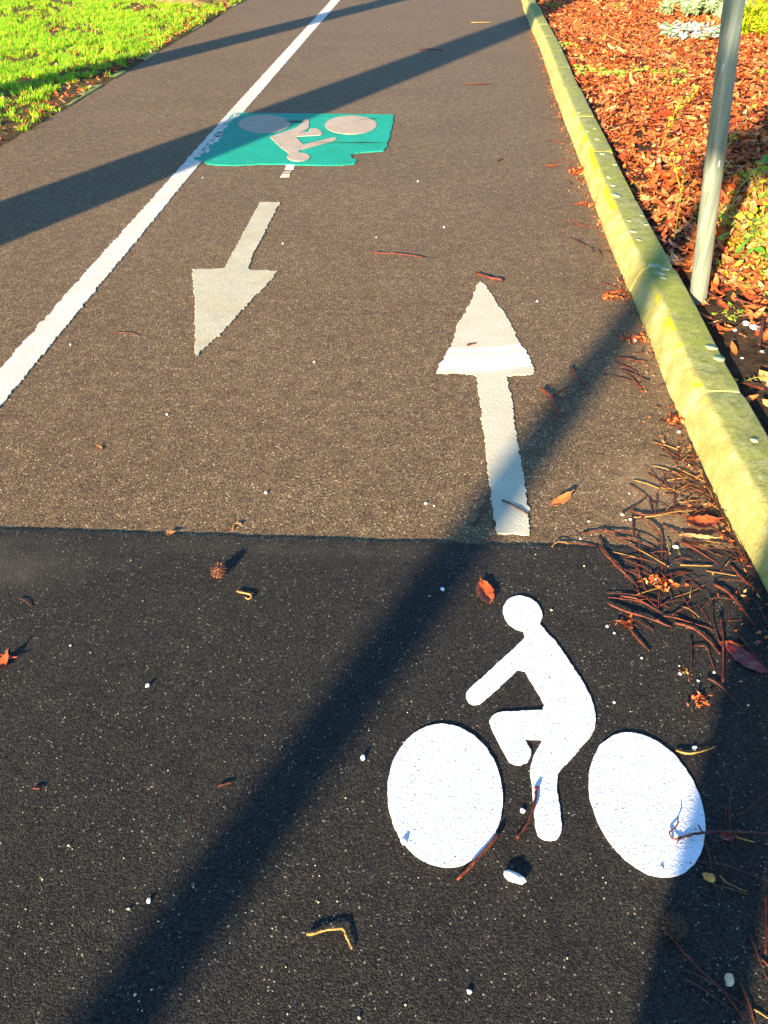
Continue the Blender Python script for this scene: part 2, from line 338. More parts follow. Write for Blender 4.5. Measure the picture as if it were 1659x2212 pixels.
o = bm_obj('kerb', kerb_mesh(), [M_kerb.m, M_lichen.m]); tag(o, 'mossy concrete kerb stones with yellow lichen along the planting bed', kind='structure')

# planting bed
def bedz(x, y):
    k = kx(y)+0.19; d = max(0.0, x-k)
    return 0.045 + 0.05*min(1, d/0.5) + 0.012*fnoise(x, y, 2.1) + 0.012*fnoise(x, y, 9) + 0.006*fnoise(x, y, 30) - 0.03*math.exp(-d/0.03)
def bed_mesh():
    bm = bmesh.new(); prev = None
    ds = [0]+[0.02*1.085**i*(1) for i in range(0, 82)]
    ds = list(np.cumsum([0]+[0.025]*70+[0.06]*30+[0.4]*30))
    for y in list(np.arange(0.0, 6, 0.03))+list(np.arange(6, 30, 0.1)):
        row = [bm.verts.new((kx(y)+0.15+d, y, bedz(kx(y)+0.15+d, y))) for d in ds]
        if prev:
            for i in range(len(ds)-1): bm.faces.new((prev[i], prev[i+1], row[i+1], row[i]))
        prev = row
    return bm
o = bm_obj('planting_bed', bed_mesh(), M_soil.m); tag(o, 'dark crumbly soil of the planting bed behind the kerb', kind='structure')
# lawn base and path edging
def lawnz(x, y): return 0.012 + 0.025*min(1, max(0, (-3.1-x))/0.6) + 0.02*fnoise(x, y, .9) + 0.012*fnoise(x, y, 4)
def lawn_mesh():
    bm = bmesh.new(); prev = None
    for y in np.arange(1.0, 30, 0.12):
        e = -3.04
        row = [bm.verts.new((e-d, y, lawnz(e-d, y) if d > 0.03 else -0.01)) for d in [0, .05, .1, .16, .24, .34, .46, .6, .8, 1.05, 1.35, 1.7, 2.1, 2.6, 3.2, 4, 5, 6.5, 9, 14, 22]]
        if prev:
            for i in range(len(row)-1): bm.faces.new((prev[i], prev[i+1], row[i+1], row[i]))
        prev = row
    return bm
o = bm_obj('lawn', lawn_mesh(), M_turf.m); tag(o, 'muddy turf floor under the grass left of the path', kind='structure')
def edging_mesh():
    bm = bmesh.new()
    for a, b in [(7.75, 8.75), (9.1, 9.5), (10.2, 10.75), (12.6, 13.3), (15.4, 18.0)]:
        prev = None
        for y in np.arange(a, b+.01, .05):
            c = -3.10 + 0.02*fnoise(9, y, .9)
            pr = [(c-.035, .0), (c-.033, .030), (c-.026, .033), (c+.026, .033), (c+.032, .028), (c+.034, -.01)]
            row = [bm.verts.new((u, y, z*.4+0.005*fnoise(u, y, 6))) for u, z in pr]
            if prev:
                for i in range(5): bm.faces.new((prev[i], prev[i+1], row[i+1], row[i]))
            prev = row
    return bm
o = bm_obj('path_edging', edging_mesh(), M_kerb.m, smooth=False); tag(o, 'thin concrete edging strip between path and lawn', kind='structure')

# ------------------------------------------------------------------ road markings
def densify(pts, step): 
    out = []
    for a, b in zip(pts, pts[1:]+pts[:1]):
        n = max(1, int((b-a).length/step))
        out += [a.lerp(b, i/n) for i in range(n)]
    return out
def slab(name, pts, mat, z, jit=0.003, step=0.008, parent=None, thick=0.006, seed=0, smooth_pts=False):
    """a thin painted sheet with a ragged edge; pts in world xy"""
    pts = [Vector((p[0], p[1], 0)) for p in pts]; pts = densify(pts, step); n = len(pts); out = []
    for i, p in enumerate(pts):
        t = (pts[(i+1) % n]-pts[i-1]); nrm = Vector((t.y, -t.x, 0)).normalized() if t.length > 0 else Vector((1, 0, 0))
        j = jit*(1.3*noise.noise(Vector((p.x*22, p.y*22, seed)))+1.4*noise.noise(Vector((p.x*70, p.y*70, seed+5)))+0.8*noise.noise(Vector((p.x*160, p.y*160, seed+9))))
        out.append(p+nrm*j)
    bm = bmesh.new(); top = [bm.verts.new((p.x, p.y, z)) for p in out]; bot = [bm.verts.new((p.x, p.y, z-thick)) for p in out]
    bm.faces.new(top)
    for i in range(n): bm.faces.new((top[i], bot[i], bot[(i+1) % n], top[(i+1) % n]))
    return bm_obj(name, bm, mat, parent, smooth=False)
def ell(cx, cy, rx, ry, n=64, rot=0):
    return [(cx+rx*math.cos(a)*math.cos(rot)-ry*math.sin(a)*math.sin(rot), cy+rx*math.cos(a)*math.sin(rot)+ry*math.sin(a)*math.cos(rot)) for a in [2*math.pi*i/n for i in range(n)]]
def chaikin(pts, k=2):
    for _ in range(k):
        out = []
        for a, b in zip(pts, pts[1:]+pts[:1]): out += [(a[0]*.88+b[0]*.12, a[1]*.88+b[1]*.12), (a[0]*.12+b[0]*.88, a[1]*.12+b[1]*.88)]
        pts = out
    return pts
def W(pts, z=0.0): return [tuple(P(x, y, z)[:2]) for x, y in pts]
# white line
o = slab('lane_line', [(-1.625, 1.95), (-1.50, 1.95), (-1.508, 6), (-1.50, 7.65), (-1.43, 16.5), (-1.36, 29.5), (-1.53, 29.5), (-1.58, 16.5), (-1.62, 7.65), (-1.62, 5)], M_line.m, 0.004, 0.006, 0.012)
tag(o, 'long worn white line running up the left of the cycle lane', 'road marking')
# up arrow
UA = [(1037,608),(1049.5,618),(1074.5,658),(1102,698),(1114.5,728),(1149.5,783),(1153.5,808),(1094.5,813),(1107,878),(1114.5,943),(1124.5,993),(1134.5,1058),(1141,1103),(1142,1155),(1074.5,1154),(1062,1090),(1057,1028),(1049.5,978),(1044.5,928),(1037,863),(1029.5,813),(1014.5,809),(943.5,806),(959.5,773),(979.5,738),(989.5,698),(1007,673),(1022,643),(1029.5,618)]
o = slab('arrow_marking', W(UA), M_uparrow.m, 0.0045, 0.0055, 0.009, seed=3); tag(o, 'whitish arrow pointing away up the path, brighter band across its head', 'road marking', 'arrows painted on the cycle path')
DA = [(416,583),(485,581),(500,553),(562,438),(604.5,438.5),(545,553),(535,581),(542,584),(600,586.5),(575,618),(530,663),(480,718),(422,773),(421,743),(422,653),(417,603)]
o = slab('arrow_marking', W(DA), M_cream.m, 0.0045, 0.0055, 0.012, seed=8); tag(o, 'cream arrow pointing toward the viewer, below the teal panel', 'road marking', 'arrows painted on the cycle path')
# short worn dash under the teal panel
T = lambda pts: W([(378+x*.3255, 216+y*.3255) for x, y in pts])
o = slab('dash_marking', T([(742,423),(803,428),(785,462),(728,462)]), M_line.m, 0.0045, 0.006, 0.012, seed=4)
d = o
o2 = slab('dash_fragment', T([(722,474),(778,474),(765,500),(712,500)]), M_pink.m, 0.0045, 0.010, 0.012, seed=5, parent=d)
o3 = slab('dash_fragment', T([(708,505),(760,505),(757,512),(704,512)]), M_line.m, 0.0045, 0.010, 0.012, seed=6, parent=d)
tag(d, 'short broken white dash just below the teal bicycle panel', 'road marking')
# teal panel
panel = slab('teal_bicycle_marking', T([(390,88),(640,93),(900,94),(1200,98),(1440,100),(1453,105),(1445,130),(1450,155),(1437,180),(1440,200),(1425,215),(1428,245),(1420,265),(1405,290),(1410,310),(1395,325),(1385,342),(1230,352),(1175,362),(1168,372),(1175,390),(1200,398),(1203,410),(1190,428),(1080,438),(900,437),(700,430),(550,430),(410,438),(280,435),(215,428),(185,410),(125,398)]), M_teal.m, 0.0062, 0.005, 0.015, seed=2, thick=0.009)
tag(panel, 'teal painted panel with upside-down faded bicycle rider', 'road marking')
def fitT(cx, cy, rx, ry):
    pts = T([(cx+rx*math.cos(a), cy+ry*math.sin(a)) for a in [2*math.pi*i/60 for i in range(60)]]); return pts
for c in ((593,167,172,60), (1168,173,172,61)):
    slab('wheel', fitT(*c), M_pink.m, 0.0100, 0.002, 0.02, parent=panel, seed=1, thick=0.004)
slab('rider', T([(765,372),(735,345),(700,320),(632,255),(665,240),(800,195),(845,160),(855,140),(870,135),(890,140),(888,190),(870,205),(815,235),(850,222),(900,222),(888,210),(895,198),(935,195),(965,210),(980,235),(960,242),(930,243),(800,250),(850,305),(1040,258),(1070,257),(1073,268),(1060,277),(860,333),(825,342),(818,362)]), M_pink.m, 0.0100, 0.002, 0.02, parent=panel, seed=1, thick=0.004)
slab('rider_head', fitT(820,387,75,28), M_pink.m, 0.0104, 0.002, 0.02, parent=panel, seed=1, thick=0.004)
random.seed(5)
for i in range(17):       # white chips of the old line left showing at the panel's left side
    t = (i+0.5)/17; bx, by = 385-255*t, 100+292*t
    for k in range(random.choice((1, 2))):
        w = random.uniform(14, 30)*(1-.35*t*0); h = random.uniform(4, 10); cx = bx+random.uniform(8, 38)+k*14; cy = by+random.uniform(-5, 5)
        pts = [(cx+w*random.uniform(.75, 1.1)*math.cos(a)*(.9 if abs(math.cos(a)) > .5 else 1)-h*.5*math.sin(a), cy+h*random.uniform(.7, 1.2)*math.sin(a)) for a in [2*math.pi*q/9 for q in range(9)]]
        slab('paint_chip', T(pts), M_line.m, 0.0106, 0.003, 0.02, parent=panel, seed=i, thick=0.006)
def crack(pts, w, parent):
    bm = bmesh.new(); pts = [Vector((*p, 0)) for p in T(pts)]; q = []
    for i, p in enumerate(pts):
        ww = w*(0.3+abs(noise.noise(p*9))*1.6) if 0 < i < len(pts)-1 else w*.1
        q.append((bm.verts.new((p.x, p.y+ww, 0.0112)), bm.verts.new((p.x, p.y-ww, 0.0112))))
    for (a, b), (c, d_) in zip(q, q[1:]): bm.faces.new((a, b, d_, c))
    return bm_obj('crack', bm, M_new.m, parent, smooth=False)
crack([(720,150),(760,150),(800,151),(830,153),(855,152)], .03, panel)
crack([(1225,140),(1270,136),(1320,131),(1356,128)], .02, panel)
crack([(850,290),(980,292),(1060,291),(1150,293),(1260,291),(1400,293)], .012, panel)

# white bicycle in the foreground, on the fresh asphalt (z 0.007)
Z6 = lambda pts: W([(829.5+.5*x, 1080+.5*y) for x, y in pts], 0.011)
rootb = empty('bicycle_marking', (0.33, 1.15, 0.007)); tag(rootb, 'bright white bicycle rider symbol painted on the dark asphalt', 'road marking')
def childslab(name, pts, jit, seed, z=0.0115):
    o = slab(name, [(x-0.33, y-1.15) for x, y in pts], M_white.m, z-0.007, jit, 0.006, parent=rootb, thick=0.006, seed=seed); return o
LW = [(250,968),(340,985),(420,1045),(480,1140),(512,1260),(505,1380),(470,1470),(400,1550),(290,1583),(190,1560),(110,1490),(50,1380),(20,1280),(18,1190),(45,1100),(100,1020),(170,977)]
RW = [(1065,1005),(1140,1020),(1220,1080),(1300,1160),(1350,1240),(1380,1330),(1383,1420),(1360,1510),(1310,1590),(1230,1628),(1140,1610),(1040,1540),(960,1450),(910,1350),(885,1250),(885,1170),(905,1090),(950,1040),(1000,1015)]
def fit_ellipse(pts):
    a = np.array(pts); c = (a.min(0)+a.max(0))/2; r = (a.max(0)-a.min(0))/2; b = np.sum(((a-c)/r)**2, 1).mean()**.5; return (*c, *(r*min(1.0, (b+1)/2)))
for i, w in enumerate((LW, RW)):
    childslab('wheel', ell(*fit_ellipse(Z6(w)), 90), 0.0012, i)
BODY = [(602,560),(607,585),(605,600),(575,628),(355,828),(354,850),(368,873),(385,881),(400,883),(418,878),(435,862),(597,715),(708,905),(520,915),(485,922),(463,938),(457,957),(465,985),(530,1110),(545,1130),(565,1140),(590,1143),(620,1132),(637,1108),(637,1085),(612,1045),(607,1032),(625,1031),(688,1032),(650,1095),(634,1145),(630,1178),(640,1240),(648,1340),(655,1420),(668,1448),(690,1466),(720,1471),(748,1466),(765,1445),(768,1410),(755,1310),(746,1230),(750,1182),(775,1150),(895,1020),(910,985),(914,940),(910,905),(895,855),(860,788),(745,612),(705,575),(682,545),(665,530)]
childslab('rider', chaikin(Z6(BODY), 1), 0.0012, 6)
childslab('rider_head', ell(*fit_ellipse(Z6([(598,415),(682,490),(598,562),(516,488),(660,435),(535,440),(655,545),(540,540)])), 60), 0.0012, 9, 0.0121)

# ------------------------------------------------------------------ pole
def tube(bm, pts, rad, seg=8, cap=True, mi=0):
    """swept tube; rad scalar or list"""
    pts = [Vector(p) for p in pts]; n = len(pts); rad = rad if isinstance(rad, (list, tuple)) else [rad]*n
    rings = []; up = Vector((0.13, 0.2, 1)).normalized()
    for i in range(n):
        t = (pts[min(i+1, n-1)]-pts[max(i-1, 0)]).normalized(); a = t.cross(up)
        if a.length < 1e-3: a = t.cross(Vector((1, 0, 0)))
        a.normalize(); b = t.cross(a)
        rings.append([bm.verts.new(pts[i]+(a*math.cos(q)+b*math.sin(q))*rad[i]) for q in [2*math.pi*k/seg for k in range(seg)]])
    for r0, r1 in zip(rings, rings[1:]):
        for k in range(seg): bm.faces.new((r0[k], r0[(k+1) % seg], r1[(k+1) % seg], r1[k])).material_index = mi
    if cap: bm.faces.new(rings[0][::-1]).material_index = mi; bm.faces.new(rings[-1]).material_index = mi
    return rings
def pole_solve(px, py, ydepth):
    lo, hi = 0.0, 1.49
    for _ in range(50):
        mid = (lo+hi)/2
        if P(px, py, mid).y > ydepth: lo = mid
        else: hi = mid
    return P(px, py, lo)
pb = P(1509, 641, 0.075); pt = pole_solve(1587, 0, pb.y); dirp = (pt-pb); dirp = dirp/dirp.z
root = empty('metal_pole', (pb.x, pb.y, 0.06)); tag(root, 'slightly leaning grey-green metal pole standing in the bed by the kerb', 'pole')
bm = bmesh.new(); tube(bm, [dirp*t for t in (-.3, 0, .5, 1, 1.5, 2.0, 2.55)], 0.0375, 40); bm_obj('shaft', bm, M_metal.m, root)
bm = bmesh.new(); tube(bm, [dirp*2.551, dirp*2.575, dirp*2.585], [0.040, 0.040, 0.028], 40); bm_obj('cap', bm, M_metal.m, root)

# ------------------------------------------------------------------ trees and the sign post behind the camera (they throw the long shadows)
def crown(name, root, c, r, n, mat, seed, size=.12):
    g2 = np.random.default_rng(seed); k = 26; cc = g2.normal(size=(k, 3)); cc /= np.linalg.norm(cc, axis=1)[:, None]; cc *= g2.uniform(.3, 1, (k, 1))*np.array(r)
    idx = g2.integers(0, k, n); p = cc[idx]+g2.normal(size=(n, 3))*np.array(r)*.16
    a = g2.normal(size=(n, 3)); a /= np.linalg.norm(a, axis=1)[:, None]; b = np.cross(a, g2.normal(size=(n, 3))); b /= np.linalg.norm(b, axis=1)[:, None]
    s = g2.uniform(.6, 1.3, (n, 1))*size
    V = np.stack([p-a*s, p+b*s*.5, p+a*s, p-b*s*.5], 1).reshape(-1, 3)+np.array(c); F = np.arange(n*4).reshape(n, 4)
    o = np_mesh(name, V, F, mat); o.parent = root; return o
def tree(name, A, B, base_y, h, d0, d1, label, crown_r, seed, e=EL, shadow_at=14.0, forks=True):
    """trunk whose shadow runs along the ground line A-B"""
    A = Vector((*A, 0)); B = Vector((*B, 0)); u = (B-A); u /= u.y
    base = A+u*(base_y-A.y); L = h/math.tan(R(EL))
    tip_sh = base+(u.normalized())*L; tip = Vector((tip_sh.x, tip_sh.y, 0))-SDIR*L; tip.z = h
    root = empty(name, base); tag(root, label, 'tree')
    bm = bmesh.new(); n = 14; pts = []; rad = []
    for i in range(n+1):
        t = i/n; p = Vector((0, 0, -.15)).lerp(tip-base, t); pts.append(p); rad.append(((d0*(1-t)+d1*t)+d0*.5*math.exp(-t*h/.25))/2)
    tube(bm, pts, rad, 20)
    random.seed(seed); top = tip-base
    for k in range(9):
        s = pts[n].lerp(pts[n-5], random.random()); a = random.uniform(0, 6.28); q = Vector((math.cos(a), math.sin(a), random.uniform(.5, 1.2)))*crown_r*.55
        tube(bm, [s, s+q*.4, s+q*.75+Vector((0, 0, .2)), s+q*1.1], [d1*.32, d1*.24, d1*.15, d1*.05], 8)
    bm_obj('trunk', bm, M_bark.m, root)
    crown('crown', root, tuple(top+Vector((0, 0, crown_r*.6))), (crown_r, crown_r, crown_r*.8), 5200, M_green.m, seed)
    return root
tree('park_tree', (-2.20, 5.0), (1.03, 12.65), 0.0, 10.5, 0.60, 0.60, 'thick trunk casting the broad upper shadow band, out of view', 2.2, 3)
tree('park_tree', (-2.56, 11.3), (-0.80, 15.9), 3.5, 10.0, 0.44, 0.46, 'trunk casting the farther thin shadow band, out of view', 2.0, 4)
tree('young_tree', (0.522, 0.71), (0.922, 1.55), -2.2, 7.0, 0.165, 0.165, 'slim trunk casting the lower right shadow, out of view', 1.2, 5)
# sign post
A = Vector((-0.452, 0.6, 0)); B = Vector((0.987, 3.55, 0)); u = (B-A); u /= u.y
base = A+u*(-6.6-A.y); hs = 4.8; L = hs/math.tan(R(EL)); top = base+u.normalized()*L-SDIR*L-base; top.z = hs
root = empty('sign_post', base); tag(root, 'tall post with a rectangular plate casting the long diagonal shadow, out of view', 'sign post')
bm = bmesh.new(); tube(bm, [top*t for t in (-.05, .3, .6, 1)], 0.074, 24); bm_obj('shaft', bm, M_metal.m, root)
bm = bmesh.new(); ax = SDIR.copy(); sd = Vector((ax.y, -ax.x, 0)); c0 = Vector((top.x*.833, top.y*.833, 4.0))-ax*.07+sd*.20
for v in bmesh.ops.create_cube(bm, size=1)['verts']: v.co = c0+sd*v.co.x*.86+ax*v.co.y*.006+Vector((0, 0, v.co.z*.40))
bm_obj('sign_plate', bm, M_sign.m, root, smooth=False)

# mossy tree trunk at the top-left edge of the picture
tb = P(392, 15, 0.02); root = empty('mossy_tree', (tb.x, tb.y+.62, 0)); tag(root, 'sunlit mossy tree base at the top edge of the lawn', 'tree')
bm = bmesh.new(); n = 40; rings = []
for j, (z, r) in enumerate([(-.1, .80), (0, .68), (.06, .60), (.15, .52), (.35, .45), (.8, .40), (1.6, .37), (3, .34), (5, .28), (7, .2)]):
    rings.append([bm.verts.new(((r*(1+.10*math.sin(5*a+1)*math.exp(-z/.4)+.05*noise.noise(Vector((math.cos(a)*2, math.sin(a)*2, z*2)))))*math.cos(a), (r*(1+.10*math.sin(5*a+1)*math.exp(-z/.4)))*math.sin(a), z)) for a in [2*math.pi*k/n for k in range(n)]])
for r0, r1 in zip(rings, rings[1:]):
    for k in range(n): bm.faces.new((r0[k], r0[(k+1) % n], r1[(k+1) % n], r1[k]))
for k in range(8):
    a = k*.8; s = Vector((0, 0, 5+.22*k)); q = Vector((math.cos(a), math.sin(a), .8))*1.6; tube(bm, [s, s+q*.5, s+q], [.12, .08, .03], 8)
bm_obj('trunk', bm, M_bark.m, root); crown('crown', root, (0, 0, 7.6), (2.6, 2.6, 1.9), 5000, M_green.m, 11)

# ------------------------------------------------------------------ lawn grass (stuff)
def grass():
    N = 26000; V = []; 
    y = rng.uniform(4.5, 19.5, N*2); x = -3.08-rng.uniform(0, 1, N*2)**1.0*(1.2+ (y-4.0)*0.42)
    den = np.array([0.30+1.1*fnoise(a, b*.7, 1.1, 3)+0.8*fnoise(a, b, 3.5, 8)+0.5*fnoise(a, b, 9, 8) for a, b in zip(x, y)])
    ed = np.array([0.18+.22*fnoise(1, b, 1.7) for b in y])*np.where(y < 9.5, 1.5, .8)
    edge = np.clip((-3.06-x)/ed-.15, 0, 1)**1.5; bare = np.where(y < 9.0, np.clip((-3.35-x)/0.8, 0, 1)**1.2, 1)
    clump = np.array([fnoise(a, b, 6, 40) for a, b in zip(x, y)]) > .28
    keep = rng.uniform(0, 1, N*2) < np.maximum(np.clip(den, 0.02, 1)*edge*(.1+.9*bare), clump*np.clip((-3.05-x)/.2, 0, 1)*.8); x = x[keep][:N]; y = y[keep][:N]
    print('tufts', len(x)); nb = 13; n = len(x)
    zz = np.array([lawnz(a, b) for a, b in zip(x, y)])
    bx = np.repeat(x, nb)+rng.normal(0, .017, n*nb); by = np.repeat(y, nb)+rng.normal(0, .017, n*nb); bz = np.repeat(zz, nb)-.004
    hs = np.repeat(rng.uniform(.022, .060, n), nb)*rng.uniform(.6, 1.25, n*nb); an = rng.uniform(0, 2*np.pi, n*nb); w = rng.uniform(.0018, .0035, n*nb)
    ln = hs*rng.uniform(.3, 1.4, n*nb); dx, dy = np.cos(an), np.sin(an)
    px, py = -dy*w, dx*w
    b0 = np.stack([bx-px, by-py, bz], 1); b1 = np.stack([bx+px, by+py, bz], 1)
    m0 = np.stack([bx-px*.8+dx*ln*.35, by-py*.8+dy*ln*.35, bz+hs*.65], 1); m1 = np.stack([bx+px*.8+dx*ln*.35, by+py*.8+dy*ln*.35, bz+hs*.65], 1)
    t0 = np.stack([bx+dx*ln-px*.15, by+dy*ln-py*.15, bz+hs], 1); t1 = np.stack([bx+dx*ln+px*.15, by+dy*ln+py*.15, bz+hs], 1)
    V = np.stack([b0, b1, m0, m1, t0, t1], 1).reshape(-1, 3); k = np.arange(n*nb)*6
    F = np.concatenate([np.stack([k, k+1, k+3, k+2], 1), np.stack([k+2, k+3, k+5, k+4], 1)])
    o = np_mesh('grass', V, F, M_grass.m); tag(o, 'bright sunlit grass growing in tufts left of the path', 'grass', kind='stuff')
grass()

# ------------------------------------------------------------------ leaf shapes
def leaves(name, x, y, z, size, asp, mat, tilt=.5, curl=.5, lift=0.004, seed=0, nrow=5):
    """many curled pointed leaves in one mesh"""
    g2 = np.random.default_rng(seed); n = len(x); T_ = np.linspace(-1, 1, nrow)
    an = g2.uniform(0, 2*np.pi, n); ti = g2.normal(0, tilt, n); ro = g2.normal(0, tilt, n); cu = g2.uniform(-.2, 1, n)*curl; fo = g2.uniform(.0, .8, n)
    L = size*g2.uniform(.6, 1.3, n); Wd = L*asp*g2.uniform(.7, 1.2, n); V = np.zeros((n, nrow, 3, 3))
    for i, t in enumerate(T_):
        wd = (1-t*t)**.75 if abs(t) < 1 else 0.03
        for j, s in enumerate((-1, 0, 1)):
            V[:, i, j, 0] = L*.5*t; V[:, i, j, 1] = Wd*.5*wd*s; V[:, i, j, 2] = cu*L*.5*t*t + fo*Wd*.35*wd*abs(s)+ .06*L*np.sin(t*5+an*3)*(s*.7)
    c, s_ = np.cos(ti)[:, None, None], np.sin(ti)[:, None, None]; X, Y, Z = V[..., 0], V[..., 1], V[..., 2]
    X, Z = X*c-Z*s_, X*s_+Z*c; c, s_ = np.cos(ro)[:, None, None], np.sin(ro)[:, None, None]; Y, Z = Y*c-Z*s_, Y*s_+Z*c
    c, s_ = np.cos(an)[:, None, None], np.sin(an)[:, None, None]; X, Y = X*c-Y*s_, X*s_+Y*c
    V = np.stack([X+x[:, None, None], Y+y[:, None, None], Z+z[:, None, None]+lift], -1).reshape(-1, 3)
    k = np.arange(n)*nrow*3; F = []
    for i in range(nrow-1):
        for j in range(2): F.append(np.stack([k+i*3+j, k+i*3+j+1, k+(i+1)*3+j+1, k+(i+1)*3+j], 1))
    return V, np.concatenate(F)
def litter():
    N = 66000; y = rng.uniform(1.0, 18, N); d = rng.uniform(0.0, 1, N)*(0.9+(y)*0.26); x = np.array([kx(a) for a in y])+.21+d
    p = np.where(y < 3.5, 0.05+.5*np.clip((y-3.0)/.5, 0, 1), 1.0)*np.clip(.35+d/.25, 0, 1)
    hole = np.array([fnoise(a, b, 1.6, 21)+.4*fnoise(a, b, 5, 4) for a, b in zip(x, y)]); p = p*np.where(hole < -.38, .45, 1)
    k = rng.uniform(0, 1, N) < p; x, y = x[k], y[k]; z = np.array([bedz(a, b) for a, b in zip(x, y)])+rng.uniform(0, .035, len(x))
    V, F = leaves('', x, y, z, .054*rng.lognormal(0, .38, len(x)), .36, None, .34, .55, .004, 31)
    o = np_mesh('leaf_litter', V, F, M_litter.m, smooth=True); tag(o, 'thick carpet of curled rusty red fallen leaves in the bed', 'leaf litter', kind='stuff')
    print('litter', len(x))
    # sprinkled in the lawn
    N = 2600; y = rng.uniform(5.5, 17, N); x = -3.12-rng.uniform(0, 1, N)**1.6*3.4; z = np.array([lawnz(a, b) for a, b in zip(x, y)])+.012
    V, F = leaves('', x, y, z, .05, .4, None, .4, .5, .004, 32)
    o = np_mesh('lawn_leaf_litter', V, F, M_litter.m, smooth=True); tag(o, 'brown fallen leaves scattered through the lawn', 'leaf litter', kind='stuff')
    # crumbs at the kerb foot
    N = 1500; y = rng.uniform(1.0, 13, N); x = np.array([kx(a) for a in y])-np.abs(rng.normal(0, .03, N))*(1+.8*(y < 3.2))-.004
    cl = np.array([fnoise(0, b, 2.3, 77)+.6*fnoise(0, b, 9, 7) for b in y]); k = (cl > -.05) | (rng.uniform(0, 1, N) < .25); x, y = x[k], y[k]
    V, F = leaves('', x, y, np.full(len(x), .009), .016, .45, None, .3, .6, .001, 33, 3)
    o = np_mesh('leaf_crumbs', V, F, M_litter.m); tag(o, 'reddish leaf crumbs gathered along the foot of the kerb', 'debris', kind='stuff')
litter()

# ------------------------------------------------------------------ twigs
def smooth_line(pts, k=4):
    pts = [Vector(p) for p in pts]; out = []; n = len(pts)
    for i in range(n-1):
        p0, p1, p2, p3 = pts[max(i-1, 0)], pts[i], pts[i+1], pts[min(i+2, n-1)]
        for j in range(k):
            t = j/k; out.append(.5*((2*p1)+(p2-p0)*t+(2*p0-5*p1+4*p2-p3)*t*t+(3*p1-p0-3*p2+p3)*t**3))
    out.append(pts[-1]); return out
def gz(x, y): return 0.007 if y < 1.86 else 0.0
def twig_mesh(world_pts, w, lift, seed, k=5, taper=.75):
    random.seed(seed); bm = bmesh.new(); c = world_pts[0].copy(); n = len(world_pts)
    zs = [lift*(.25+.75*math.sin(math.pi*(.12+.8*i/max(1, n-1)))) for i in range(n)]
    tilt = random.uniform(-.5, .5)*lift
    pts = [Vector((p.x-c.x, p.y-c.y, zs[i]+tilt*(i/(n-1)-.5)+w*.5)) for i, p in enumerate(world_pts)]
    sp = smooth_line(pts, k); m = len(sp); rad = []
    for i in range(m):
        t = i/(m-1); sp[i] += Vector((random.uniform(-1, 1), random.uniform(-1, 1), random.uniform(-.5, .5)))*w*.16
        sp[i].z = max(sp[i].z, w*.45); rad.append(w*.5*(1-(1-taper)*t)*random.uniform(.68, 1.25)*(1.35 if i in (0,) else 1))
    tube(bm, sp, rad, 7); return bm, c
def twig(pxpts, wpx, label, mat=None, name='twig', lift=None, group='twigs lying by the kerb', seed=0, cat='twig', taper=.75, side=None):
    mat = mat or M_twig; w0 = [P(x, y, 0.01) for x, y in pxpts]
    c = w0[0]; s = FPX/(c.y*math.cos(PITCH)+(H)*math.sin(PITCH)); w = wpx/s*.72
    length = sum((a-b).length for a, b in zip(w0, w0[1:])); lift = .035*length+.0015 if lift is None else lift
    bm, c = twig_mesh(w0, w, lift, seed, taper=taper)
    if side:
        for sd in side:
            q = [P(x, y, .01) for x, y in sd]; tube(bm, [Vector((p.x-c.x, p.y-c.y, w*.6+lift*.4+.003*i)) for i, p in enumerate(q)], [w*.34]*(len(q)-1)+[w*.2], 6)
    o = bm_obj(name, bm, mat.m, None, (c.x, c.y, gz(c.x, c.y)))
    return tag(o, label, cat, group)
A4 = lambda pts: [(1188+x*.2838, 972+y*.2838) for x, y in pts]
B5 = lambda pts: [(1350+x*.2677, 1620+y*.2677) for x, y in pts]
C8 = lambda pts: [(829.5+.5*x, 1620+.5*y) for x, y in pts]
D4 = lambda pts: [(829.5+.5*x, 553+.5*y) for x, y in pts]
